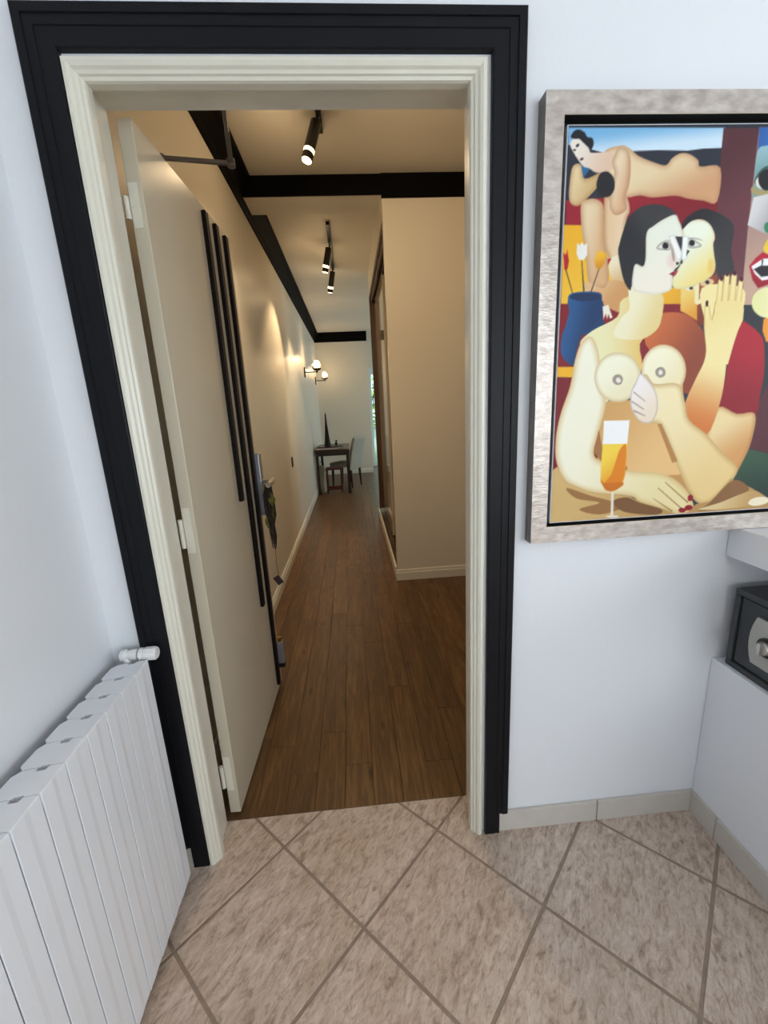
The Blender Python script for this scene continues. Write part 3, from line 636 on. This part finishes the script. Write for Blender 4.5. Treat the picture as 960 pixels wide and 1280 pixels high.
([(217,747),(234,763),(260,778),(288,787),(300,773),(312,752),(320,719),(318,689),(314,672),(302,661),(298,647),(300,621),(290,609),(255,603),(225,607),(192,618),(190,663),(196,677),(215,671),(220,692)],(232,234,218),(240,230,214),[(228,750),(248,605)],1,((210,206,184),4),1.2),
([(306,681),(306,672),(302,664),(296,660),(290,661),(282,665),(276,673),(274,682),(274,691),(278,698),(284,702),(292,702),(298,698),(304,690)],(228,186,180),None,None,1,None,26),
([(312,753),(326,770),(357,775),(382,766),(398,746),(402,730),(401,717),(412,678),(410,648),(386,632),(353,619),(318,614),(302,620),(298,638),(306,656),(316,672),(322,698),(318,732)],(236,240,220),(236,214,130),[(338,731),(406,644)],1,((214,206,160),4),1.2),
([(412,665),(412,656),(410,648),(406,644),(400,645),(395,649),(390,657),(388,666),(388,675),(390,683),(394,687),(400,687),(406,682),(410,675)],(236,178,76),None,None,1,None,22),
([(310,766),(324,784),(358,799),(388,794),(434,774),(452,750),(451,703),(464,668),(465,650),(442,646),(426,641),(412,674),(400,716),(404,733),(387,761),(360,776),(332,771),(312,754)],(40,40,44),(58,56,58),[(340,789),(438,729)],1,None,1.2),
([(294,738),(318,737),(314,702)],(50,48,52),None,None,0,None,1.2),
([(276,739),(292,741),(318,698),(314,683),(304,685),(296,702)],(242,240,234),None,None,0,((190,186,180),2),1.2),
([(314,738),(330,738),(334,689),(326,681),(318,684),(316,706)],(240,242,234),None,None,0,((190,190,180),2),1.2),
([(247,711),(255,722),(270,727),(282,723),(284,708),(267,707)],(228,226,214),None,None,1,((120,110,104),3),1.2),
([(279,717),(279,714),(277,711),(273,710),(270,710),(266,711),(263,714),(262,717),(263,721),(265,723),(268,725),(272,724),(275,723),(278,720)],(34,32,34),None,None,1,None,1.2),
([(244,712),(254,724),(270,732),(282,730),(282,725),(269,727),(256,720)],(140,132,126),None,None,1,None,6),
([(332,727),(348,728),(369,715),(351,710),(334,712)],(230,230,216),None,None,1,((110,104,100),3),1.2),
([(349,722),(349,719),(347,716),(344,715),(340,715),(338,716),(334,719),(334,722),(334,725),(336,727),(338,729),(342,729),(346,727),(348,725)],(34,32,34),None,None,1,None,1.2),
([(330,735),(355,734),(374,725),(348,729),(332,728)],(104,100,98),None,None,1,None,6),
([(282,725),(294,710),(302,682),(294,681),(286,703)],(140,104,92),None,None,1,None,6),
([(330,706),(338,704),(330,692)],(52,50,50),None,None,0,None,1.2),
([(312,675),(312,674),(310,672),(310,672),(308,672),(306,672),(304,674),(304,676),(304,677),(304,679),(306,679),(308,679),(310,678),(312,677)],(60,54,54),None,None,1,None,1.2),
([(322,678),(322,676),(320,675),(320,674),(318,674),(316,675),(316,677),(314,678),(316,680),(316,681),(318,682),(318,682),(320,681),(322,680)],(60,54,54),None,None,1,None,1.2),
([(288,651),(298,656),(306,658),(300,646)],(128,28,44),None,None,0,None,1.2),
([(302,657),(312,659),(306,647),(300,645)],(176,60,70),None,None,0,None,1.2),
]


def painting_colours(U, V):
    n = U.size; img = np.zeros((n, 3)); P = np.stack([U, V], 1)
    for pts, c0, c1, G, sm, edge, soft in SHAPES:
        q = np.array(pts, float)
        if sm:
            out = []; m = len(q)
            for i in range(m):
                a, b, c, d = q[i - 1], q[i], q[(i + 1) % m], q[(i + 2) % m]
                for t in (0, .25, .5, .75):
                    out.append(.5 * ((2 * b) + (c - a) * t + (2 * a - 5 * b + 4 * c - d) * t * t + (-a + 3 * b - 3 * c + d) * t ** 3))
            q = np.array(out)
        pad = soft + 2
        sel = np.nonzero((U > q[:, 0].min() - pad) & (U < q[:, 0].max() + pad) & (V > q[:, 1].min() - pad) & (V < q[:, 1].max() + pad))[0]
        if not sel.size: continue
        p = P[sel]; ins = np.zeros(sel.size, bool); dm = np.full(sel.size, 1e9)
        for i in range(len(q)):
            a, b = q[i], q[(i + 1) % len(q)]; d = b - a; l2 = d @ d + 1e-9
            t = np.clip(((p - a) @ d) / l2, 0, 1); e = p - a - t[:, None] * d
            dm = np.minimum(dm, (e * e).sum(1))
            cr = (a[1] > p[:, 1]) != (b[1] > p[:, 1])
            xx = a[0] + (p[:, 1] - a[1]) * d[0] / (d[1] if abs(d[1]) > 1e-9 else 1e-9)
            ins ^= cr & (p[:, 0] < xx)
        dist = np.sqrt(dm); sd = np.where(ins, dist, -dist)
        if soft > 3: al = np.clip(sd / soft, 0, 1) ** .8 * .85
        else: al = np.clip(.5 + sd / (2 * soft), 0, 1)
        col = np.tile(np.array(c0, float), (sel.size, 1))
        if c1 is not None and G is not None:
            g0, g1 = np.array(G[0], float), np.array(G[1], float); d = g1 - g0
            t = np.clip(((p - g0) @ d) / (d @ d + 1e-9), 0, 1); t = t * t * (3 - 2 * t)
            col = col * (1 - t[:, None]) + np.array(c1, float) * t[:, None]
        if edge:
            w = np.clip(1 - sd / (edge[1] * 2.2), 0, 1) ** 1.5 * .75
            col = col * (1 - w[:, None]) + np.array(edge[0], float) * w[:, None]
        img[sel] = img[sel] * (1 - al[:, None]) + col * al[:, None]
    return img

def make_painting():
    st = 2.2; nu, nv = int(CW * 1000 / st) + 1, int(CH * 1000 / st) + 1
    u = np.linspace(0, CW * 1000, nu); v = np.linspace(0, CH * 1000, nv)
    UU, VV = np.meshgrid(u, v); U = UU.ravel(); V = VV.ravel()
    rgb = painting_colours(U, V) / 255
    lr = np.where(rgb <= .04045, rgb / 12.92, ((rgb + .055) / 1.055) ** 2.4)
    ox, oz = pf.location.x, pf.location.z
    co = np.stack([CX0 + U / 1000 - ox, np.full(U.size, CY - YW), CZ0 + V / 1000 - oz], 1)
    me = bpy.data.meshes.new('painted_surface')
    idx = np.arange(nu * nv).reshape(nv, nu)
    q = np.stack([idx[:-1, :-1], idx[:-1, 1:], idx[1:, 1:], idx[1:, :-1]], -1).reshape(-1, 4)
    me.vertices.add(U.size); me.vertices.foreach_set('co', co.ravel())
    me.loops.add(q.size); me.loops.foreach_set('vertex_index', q.ravel())
    me.polygons.add(len(q)); me.polygons.foreach_set('loop_start', np.arange(0, q.size, 4))
    me.update(calc_edges=True); me.validate()
    ca = me.color_attributes.new('paint', 'FLOAT_COLOR', 'POINT')
    ca.data.foreach_set('color', np.concatenate([lr, np.ones((U.size, 1))], 1).ravel())
    m = bpy.data.materials.new('oil_paint'); m.use_nodes = True; N = m.node_tree.nodes; b = N['Principled BSDF']
    at = N.new('ShaderNodeAttribute'); at.attribute_name = 'paint'
    m.node_tree.links.new(at.outputs['Color'], b.inputs['Base Color']); b.inputs['Roughness'].default_value = 0.5; b.inputs['Specular IOR Level'].default_value = 0.25
    tc = N.new('ShaderNodeTexCoord'); nz = N.new('ShaderNodeTexNoise'); nz.inputs['Scale'].default_value = 160
    bp = N.new('ShaderNodeBump'); bp.inputs['Strength'].default_value = .08; bp.inputs['Distance'].default_value = .003
    m.node_tree.links.new(tc.outputs['Object'], nz.inputs['Vector']); m.node_tree.links.new(nz.outputs['Fac'], bp.inputs['Height']); m.node_tree.links.new(bp.outputs['Normal'], b.inputs['Normal'])
    me.materials.append(m)
    o = bpy.data.objects.new('painted_surface', me); COL.objects.link(o); o.parent = pf
make_painting()

# ------------------------------------------------------------------ safe in the niche
sx, sy0, sy1, sz0, sz1 = 1.176, 0.815, 1.172, 0.625, 0.893
sf = empty('safe', (1.30, (sy0 + sy1) / 2, sz0)); tag(sf, 'charcoal electronic safe with a silver keypad plate in the niche', 'safe')
t = 0.020
m = MB().box(sx, 1.42, sy0, sy1, sz0, sz0 + t).box(sx, 1.42, sy0, sy1, sz1 - t, sz1).box(sx, 1.42, sy0, sy0 + t, sz0 + t, sz1 - t).box(sx, 1.42, sy1 - t, sy1, sz0 + t, sz1 - t).box(1.40, 1.42, sy0, sy1, sz0, sz1)
m.build('body', 'safe', sf, bevel=0.004)
d = MB().box(sx + .006, sx + .016, sy0 + t + .004, sy1 - t - .004, sz0 + t + .004, sz1 - t - .004).build('door', 'safedoor', sf, bevel=0.002)
kp = []
yc0, yc1 = sy0 + 0.09, sy1 - 0.070
for k in range(9):
    f = k / 8; z = sz0 + .058 + f * .152; kp.append((yc1 - 0.016 * (2 * f - 1) ** 2 + (.006 if 0 else 0), z))
for k in range(9):
    f = 1 - k / 8; z = sz0 + .058 + f * .152; kp.append((yc0 + 0.016 * (2 * f - 1) ** 2, z))
pk = MB().loft([[(sx + .006, p[0], p[1]) for p in kp], [(sx - .004, p[0], p[1]) for p in kp]]).build('keypad_plate', 'keypad', d, bevel=0.003); pk['label'] = 'silver keypad plate'
MB().lathe([(0.030, 0), (0.030, .006), (0.022, .007), (0.022, .003)], (sx - .003, sy1 - .132, sz0 + .132), (-1, 0, 0), 24).build('lock_ring', 'dark', d, smooth=True)
MB().lathe([(0.020, 0), (0.020, .016), (0.017, .020), (0.006, .021)], (sx - .003, sy1 - .132, sz0 + .132), (-1, 0, 0), 24).box(sx - .032, sx - .022, sy1 - .136, sy1 - .128, sz0 + .114, sz0 + .150).build('knob', 'chrome', d, smooth=True)

# ------------------------------------------------------------------ hall shell
HXL = -0.692
YBK, YCE, YEND, YFAR = 3.54, 5.91, 10.10, 11.04
struct(box(HXL - .1, HXL, YB, YFAR + .1, 0, H).build('wall_hall_left', 'hall'), 'long cream hall wall on the left')
struct(MB().box(0.325, 2.1, YBK, YBK + .06, 0, H).build('wall_hall_right', 'hall', bevel=0.004), 'cream wall block facing the doorway')
struct(box(2.0, 2.1, YB, YBK, 0, H).build('wall_hall_side', 'hall'), 'cream wall closing the hall on the right')
struct(box(HXL, 0.456, YEND, YFAR, 0, H).build('wall_hall_end', 'hall'), 'cream wall at the far end of the hall')
struct(MB().box(0.456, 0.50, YFAR, YFAR + .12, 0, H).box(1.32, 3.4, YFAR, YFAR + .12, 0, H).box(0.50, 1.32, YFAR, YFAR + .12, 2.42, H).build('wall_far', 'hall'), 'cream wall around the garden door')
struct(MB().box(3.4, 3.5, YCE, 7.3, 0, H).box(3.4, 3.5, 9.9, YFAR + .1, 0, H).box(3.4, 3.5, 7.3, 9.9, 0, .5).box(3.4, 3.5, 7.3, 9.9, 2.5, H).build('wall_living_side', 'hall'), 'cream wall with window in the living area')
struct(box(1.2, 3.4, YCE, YCE + .1, 0, H).build('wall_living_near', 'hall'), 'cream wall behind the closet')
struct(box(HXL - .1, 3.5, YB, YFAR + .12, H, H + .1).build('ceiling_hall', 'hallceil'), 'cream hall ceiling')
struct(MB().box(0.325, 1.2, YBK + .06, YCE, 2.845, H).box(1.10, 1.2, YBK + .06, YCE, 0, 2.845).box(0.46, 1.10, YCE - .06, YCE, 0, 2.845).build('wall_closet', 'hall'), 'cream wall above and behind the closet')
# cross beam with black front, crown mouldings
struct(box(HXL, 2.0, YBK + .012, YBK + .31, 2.987, H).build('beam', 'hallceil'), 'ceiling beam across the hall')
struct(box(HXL, 2.0, YBK - .004, YBK + .012, 2.982, H).build('trim_3', 'hblack'), 'black board on the front of the ceiling beam')
struct(box(0.322, 2.0, YBK - .013, YBK - .001, 2.956, H).build('trim_4', 'hblack'), 'black board along the top of the wall block')
cr = [(HXL, 2.938), (HXL + .012, 2.938), (HXL + .022, 2.952), (HXL + .030, 2.985), (HXL + .070, 3.050), (HXL + .094, 3.072), (HXL + .098, H), (HXL, H)]
struct(MB().prism(cr, 'y', YB, YEND).build('trim_5', 'hblack'), 'black crown moulding along the left hall wall')
ce = [(YEND, 2.918), (YEND - .012, 2.918), (YEND - .03, 2.96), (YEND - .08, 3.03), (YEND - .09, H), (YEND, H)]
struct(MB().prism(ce, 'x', HXL, 0.456).build('trim_6', 'hblack'), 'black crown moulding on the far end wall')
# hall skirtings
sk = [(0, 0), (.016, 0), (.016, .068), (.011, .074), (.009, .092), (.004, .099), (0, .099)]
struct(MB().prism([(HXL + a, b) for a, b in sk], 'y', YB + .02, YEND).build('baseboard_hall_left', 'cream'), 'cream skirting along the left hall wall')
struct(MB().prism([(YBK - a, b) for a, b in sk], 'x', 0.309, 2.0).build('baseboard_hall_right', 'cream'), 'cream skirting under the wall block')
struct(MB().prism([(YEND - a, b) for a, b in sk], 'x', HXL + .016, 0.456).build('baseboard_hall_end', 'cream'), 'cream skirting at the far end wall')

# sliding closet on the right side of the hall
cb = empty('closet', (0.40, 4.7, 0)); tag(cb, 'sliding closet with glossy cream doors and brown wood frame behind the wall block', 'closet')
box(0.310, 0.327, YBK + .061, YCE, 0.0, 0.098).build('plinth', 'cream', cb)
box(0.327, 0.50, YBK + .061, YCE - .06, 0.0, 0.06).build('sill', 'closet', cb)
for x0 in (0.352, 0.385, 0.425):
    box(x0, x0 + .012, YBK + .07, YCE - .061, 0.06, 0.078).build('floor_track', 'closet', cb, bevel=0.002)
box(0.327, 0.46, YCE - .060, YCE, 0.116, 2.80).build('stile', 'closet', cb, bevel=0.002)
box(0.327, 0.45, YBK + .062, YCE - .001, 2.80, 2.844).build('head_rail', 'closet', cb, bevel=0.002)
for x0 in (0.345, 0.385):
    box(x0, x0 + .016, YBK + .07, YCE - .062, 2.76, 2.80).build('head_track', 'closet', cb, bevel=0.002)
for x0, ya, yb in ((0.390, 4.62, YCE - .063), (0.428, YBK + .066, 4.70)):
    dd = box(x0, x0 + .024, ya, yb, 0.085, 2.755).build('sliding_door', 'panel', cb, bevel=0.002)

# garden door far off and the garden behind it
gd = empty('door_2', (0.9, YFAR + .05, 0)); struct(gd, 'white glazed garden door beyond the hall')
y0, y1 = YFAR + .03, YFAR + .09
m = MB()
for a, b, c, d in ((0.50, 0.56, 0.01, 2.42), (1.26, 1.32, 0.01, 2.42), (0.56, 1.26, 2.27, 2.42), (0.56, 1.26, 0.93, 1.02), (0.56, 1.26, 0.01, 0.10)): m.box(a, b, y0, y1, c, d)
m.build('door_frame', 'pvc', gd)
box(0.56, 1.26, y0 + .02, y1 - .02, 0.10, 0.93).build('door_panel', 'frosted', gd)
box(0.56, 1.26, y0 + .025, y1 - .028, 1.02, 2.27).build('pane', 'pane', gd)
MB().box(0.575, 0.60, y0 - .03, y0, 1.50, 1.80).build('door_handle', 'dark', gd)
struct(box(-6, 8, YFAR + .13, 20, -0.3, -0.1).build('ground_garden', 'lawn'), 'garden ground')
tr = empty('garden_tree', (1.6, 13.2, -0.1)); tag(tr, 'sunlit green leafy shrub outside the garden door', 'tree')
m = MB().tube([(1.6, 13.2, -.1), (1.62, 13.2, .8), (1.55, 13.25, 1.6)], [.08, .06, .04], 8)
for k in range(6):
    a = k * 1.05; m.tube([(1.6, 13.2, .6 + .15 * k), (1.6 + .5 * math.cos(a), 13.2 + .4 * math.sin(a), 1.1 + .25 * k)], [.03, .012], 6)
m.build('trunk', 'bark', tr)
vs, fs = [], []; rl = random.Random(11)
for k in range(4200):
    a = rl.random() * 6.283; z = rl.random(); r = (0.3 + 0.9 * math.sin(z * 2.9)) * math.sqrt(rl.random())
    c = Vector((1.5 + r * 1.4 * math.cos(a), 13.2 + r * math.sin(a), 0.1 + z * 3.2))
    d = Vector((rl.gauss(0, 1), rl.gauss(0, 1), rl.gauss(0, .6))).normalized(); e = d.orthogonal().normalized(); s = .05 + .05 * rl.random()
    b = len(vs); vs += [c - d * s, c + e * s * .45, c + d * s, c - e * s * .45]; fs.append((b, b + 1, b + 2, b + 3))
fo = MB(); fo.v = [tuple(v) for v in vs]; fo.f = fs; fo.mi = [0] * len(fs)
fo.build('foliage', 'leafg', tr)['kind'] = 'stuff'

# window of the living area
wl = empty('window_3', (3.45, 8.6, .5)); struct(wl, 'white framed window of the living area')
m = MB()
for a, b, c, d in ((7.3, 7.37, .5, 2.5), (9.83, 9.9, .5, 2.5), (7.3, 9.9, .5, .57), (7.3, 9.9, 2.43, 2.5), (8.57, 8.63, .5, 2.5)): m.box(3.42, 3.48, a, b, c, d)
m.build('window_frame', 'pvc', wl); box(3.445, 3.455, 7.37, 9.83, .57, 2.43).build('pane', 'pane', wl)

# ------------------------------------------------------------------ ceiling spots
def spot_fixture(name, tx, ty0, ty1, heads, label, watts, fill, width=78, blend=.55):
    """a black bar on the ceiling along the hall, carrying tilted tubes with a lit acrylic ring"""
    r = empty(name, (tx, (ty0 + ty1) / 2, H)); tag(r, label, 'spotlight', 'black ceiling spot bars in the hall')
    box(tx - .016, tx + .016, ty0, ty1, H - .028, H).build('ceiling_bar', 'sconce', r, bevel=0.002)
    for (p0, p1, aim) in heads:
        p0, p1 = Vector(p0), Vector(p1); d = (p1 - p0).normalized(); ln = (p1 - p0).length; R = 0.031
        hd = MB().lathe([(R * .9, 0), (R, .004), (R, ln * .70)], p0, d, 20).tube([(tx, p0.y, H - .028), p0 + d * .05], 0.008, 8).build('spot_tube', 'sconce', r, smooth=True)
        MB().lathe([(R * .98, ln * .70), (R * .98, ln * .79)], p0, d, 20).build('lit_ring', 'ring', hd)
        MB().lathe([(R, ln * .79), (R, ln * .955), (R * .93, ln * .96), (R * .93, ln * .955)], p0, d, 20).build('spot_nose', 'sconce', hd, smooth=True)
        MB().lathe([(R * .90, ln * .95), (R * .85, ln * .972), (R * .5, ln * .982), (.001, ln * .986)], p0, d, 20).build('lens', 'ring', hd)
        lamp('spot_fill', 'POINT', p0 + d * (ln + .035), fill, WARM, shadow_soft_size=0.03)  # extra point lamp added below the lens to lift the light on the ceiling
        lamp('spot_lamp', 'SPOT', p0 + d * (ln + .01), watts, WARM, aim=aim, spot_size=math.radians(width), spot_blend=blend, shadow_soft_size=0.03)
    return r
spot_fixture('spot_bar', -0.070, 2.0, 3.02, [((-0.085, 2.86, 3.055), (-0.155, 2.82, 2.845), (-0.42, 2.62, 0.9)), ((-0.06, 2.12, 3.055), (0.02, 2.16, 2.845), (1.0, 3.4, 2.1))], 'nearest black ceiling spot bar with a glowing lens', 40, 2.8, 120, 1.0)
spot_fixture('spot_bar', -0.095, 4.32, 5.62, [((-0.11, 4.80, 3.055), (-0.165, 4.83, 2.835), (-0.72, 4.45, 1.5)), ((-0.10, 5.56, 3.055), (-0.15, 5.62, 2.835), (-0.62, 5.9, 0.6))], 'far black ceiling spot bar with two tubes beyond the beam', 62, 1.6)

# ------------------------------------------------------------------ wall sconces
def sconce(y, z, label):
    r = empty('wall_sconce', (HXL, y, z)); tag(r, label, 'wall lamp', 'globe wall sconces in the hall')
    box(HXL, HXL + .018, y - .028, y + .028, z - .078, z + .078).build('wall_plate', 'sconce', r, bevel=0.003)
    MB().tube([(HXL + .018, y, z), (HXL + .205, y, z)], 0.008, 10).tube([(HXL + .205, y, z - .012), (HXL + .205, y, z + .03)], 0.013, 12).build('arm', 'sconce', r, smooth=True)
    c = (HXL + .205, y, z + .095)
    cup = MB().ball(c, 0.081, 24, 8, a0=0.0, a1=1.25)
    MB().lathe([(0.012, -.075), (0.05, -.071), (0.072, -.04), (0.070, -.04), (.048, -.068), (.010, -.072)], c, (0, 0, 1), 24).build('cup', 'sconce', r, smooth=True)
    MB().ball(c, 0.080, 24, 14).ball(c, 0.0775, 24, 14).build('globe', 'globe', r, smooth=True)
    MB().lathe([(.012, -.06), (.014, -.03), (.026, .0), (.028, .015), (.018, .036), (.001, .042)], c, (0, 0, 1), 16).build('bulb', 'bulb', r, smooth=True)
    lamp('sconce_lamp', 'POINT', (c[0], c[1], c[2] + 0.10), 4.5, WARM, shadow_soft_size=0.05)
sconce(7.27, 2.085, 'globe wall sconce nearer the doorway, left of the other one')
sconce(9.50, 2.085, 'farther globe wall sconce close to the end wall')

# switch on the left hall wall
sw = empty('light_switch', (HXL, 4.91, 0.94)); tag(sw, 'small dark switch plate on the left hall wall', 'switch')
box(HXL, HXL + .010, 4.87, 4.95, 0.885, 0.995).build('plate', 'dark', sw, bevel=0.003)
box(HXL + .010, HXL + .016, 4.895, 4.925, 0.91, 0.97).build('rocker', 'steel', sw, bevel=0.002)

# ------------------------------------------------------------------ desk corner
tb = empty('desk', (-0.38, 8.3, 0)); tag(tb, 'dark brown wooden desk against the left wall at the hall end', 'table')
box(-0.672, -0.065, 7.66, 8.95, 0.775, 0.80).build('tabletop', 'tabletop', tb, bevel=0.003)
m = MB().box(-0.65, -0.09, 7.69, 7.71, .69, .775).box(-0.65, -0.09, 8.90, 8.92, .69, .775).box(-0.65, -0.63, 7.71, 8.90, .69, .775).box(-0.11, -0.09, 7.71, 8.90, .69, .775)
m.build('apron', 'wood', tb)
for lx in (-0.665, -0.125):
    for ly in (7.68, 8.88):
        MB().loft([[(lx, ly, 0), (lx + .05, ly, 0), (lx + .05, ly + .05, 0), (lx, ly + .05, 0)], [(lx, ly, .69), (lx + .05, ly, .69), (lx + .05, ly + .05, .69), (lx, ly + .05, .69)], [(lx, ly, .775), (lx + .05, ly, .775), (lx + .05, ly + .05, .775), (lx, ly + .05, .775)]]).build('leg', 'wood', tb)
# chair
ch = empty('upholstered_chair', (-0.14, 8.46, 0), math.radians(-30)); tag(ch, 'light grey upholstered dining chair beside the desk', 'chair')
box(-0.40, 0.045, 8.24, 8.68, 0.40, 0.48).build('seat', 'fabric', ch, bevel=0.02)
rings = []
for zz, xx, th in ((0.34, 0.01, .055), (0.48, 0.02, .07), (0.65, 0.05, .07), (0.82, 0.105, .065), (0.94, 0.150, .055), (0.965, 0.160, .030)):
    rings.append([(xx, 8.235, zz), (xx + th, 8.235, zz), (xx + th, 8.685, zz), (xx, 8.685, zz)])
MB().loft(rings).build('backrest', 'fabric', ch, bevel=0.012)
for lx, ly, dx in ((-0.375, 8.27, -.01), (-0.375, 8.62, -.01), (0.02, 8.27, .03), (0.02, 8.62, .03)):
    MB().loft([[(lx + dx + .006, ly + .006, 0), (lx + dx + .03, ly + .006, 0), (lx + dx + .03, ly + .03, 0), (lx + dx + .006, ly + .03, 0)], [(lx, ly, .40), (lx + .04, ly, .40), (lx + .04, ly + .04, .40), (lx, ly + .04, .40)]]).build('leg', 'wood', ch)
# low red-brown stool under the desk
stl = empty('low_stool', (-0.37, 7.93, 0)); tag(stl, 'red-brown wooden stool pushed under the desk', 'stool')
box(-0.52, -0.22, 7.80, 8.06, 0.42, 0.45).build('seat', 'redwood', stl, bevel=0.003)
for lx in (-0.515, -0.255):
    for ly in (7.805, 8.02): box(lx, lx + .03, ly, ly + .03, 0, .42).build('leg', 'redwood', stl)
for ly in (7.81, 8.025): box(-0.485, -0.255, ly, ly + .02, .05, .085).build('stretcher', 'redwood', stl)
bg = empty('cloth_bag', (-0.60, 7.95, 0)); tag(bg, 'pale grey cloth bag on the floor between the desk legs', 'bag')
rings = []
for zz, w, dp in ((0.0, .05, .06), (0.03, .06, .08), (.25, .055, .075), (.42, .05, .04), (.50, .045, .012)):
    rings.append([(-.585 + w * math.cos(t), 7.95 + dp * math.sin(t), zz) for t in [k * math.pi / 6 for k in range(12)]])
MB().loft(rings).build('body', 'fabric', bg, smooth=True)
MB().tube([(-.585 + .035 * math.cos(t), 7.95, .495 + .09 * math.sin(t)) for t in [k * math.pi / 8 for k in range(9)]], .005, 6).build('handle', 'dark', bg)
# things on the desk
bk = empty('large_book', (-0.44, 7.82, .80)); tag(bk, 'large dark red book lying flat on the front of the desk', 'book')
box(-0.655, -0.24, 7.68, 7.97, .80, .805).build('cover', 'red', bk); box(-0.650, -0.245, 7.685, 7.965, .805, .832).build('pages', 'canvas', bk); box(-0.655, -0.24, 7.68, 7.97, .832, .838).build('cover', 'red', bk); box(-0.657, -0.65, 7.68, 7.97, .80, .838).build('spine', 'red', bk)
ty = empty('tray', (-0.38, 7.86, .838)); tag(ty, 'thin dark tray resting on the red book', 'tray')
box(-0.62, -0.17, 7.74, 7.96, .838, .846).build('board', 'dark', ty, bevel=0.002)
# lattice tower statuette
tx, ty_ = -0.445, 7.85
tw = empty('tower_statuette', (tx, ty_, .846)); tag(tw, 'tall slender dark metal lattice tower statuette on the desk', 'ornament')
def tw_w(f): return 0.040 * math.exp(-1.9 * f) + 0.008 * (1 - f)
N_ = 14; T0, T1 = .858, 1.42
m = MB(); lv_ = [(T0 + (T1 - T0) * k / N_, tw_w(k / N_)) for k in range(N_ + 1)]
for sxx in (-1, 1):
    for syy in (-1, 1):
        MB().tube([(tx + sxx * w, ty_ + syy * w, z) for z, w in lv_], [0.011 * (1 - .6 * k / N_) for k in range(N_ + 1)], 6).build('leg', 'dark', tw)
m = MB()
for k in range(N_):
    (za, wa), (zb, wb) = lv_[k], lv_[k + 1]
    for (p, q) in (((-1, -1), (1, -1)), ((1, -1), (1, 1)), ((1, 1), (-1, 1)), ((-1, 1), (-1, -1))):
        m.tube([(tx + p[0] * wa, ty_ + p[1] * wa, za), (tx + q[0] * wb, ty_ + q[1] * wb, zb)], 0.0045, 4)
        m.tube([(tx + q[0] * wa, ty_ + q[1] * wa, za), (tx + p[0] * wb, ty_ + p[1] * wb, zb)], 0.0025, 4)
MB().lathe([(w * .62, z) for z, w in lv_], (tx, ty_, 0), (0, 0, 1), 8).build('core', 'dark', tw)
m.build('lattice', 'dark', tw)['kind'] = 'stuff'
for f, e in ((0.22, .010), (0.45, .007), (0.93, .005)):
    z = T0 + (T1 - T0) * f; w = tw_w(f) + e; box(tx - w, tx + w, ty_ - w, ty_ + w, z, z + .008).build('platform', 'dark', tw)
box(tx - .052, tx + .052, ty_ - .052, ty_ + .052, .846, .859).build('base', 'dark', tw)
MB().tube([(tx, ty_, 1.41), (tx, ty_, 1.465)], [.004, .0015], 8).build('spire', 'dark', tw)
# small figurine
fg = empty('figurine', (-0.30, 8.10, .80)); tag(fg, 'small dark figurine standing beside the tower on the desk', 'ornament')
MB().lathe([(.03, 0), (.03, .012), (.012, .02), (.020, .05), (.026, .075), (.015, .095), (.008, .10)], (-.30, 8.10, .80), (0, 0, 1), 14).build('body', 'dark', fg, smooth=True)
MB().ball((-.295, 8.10, .918), .019, 14, 8).build('head', 'dark', fg, smooth=True)
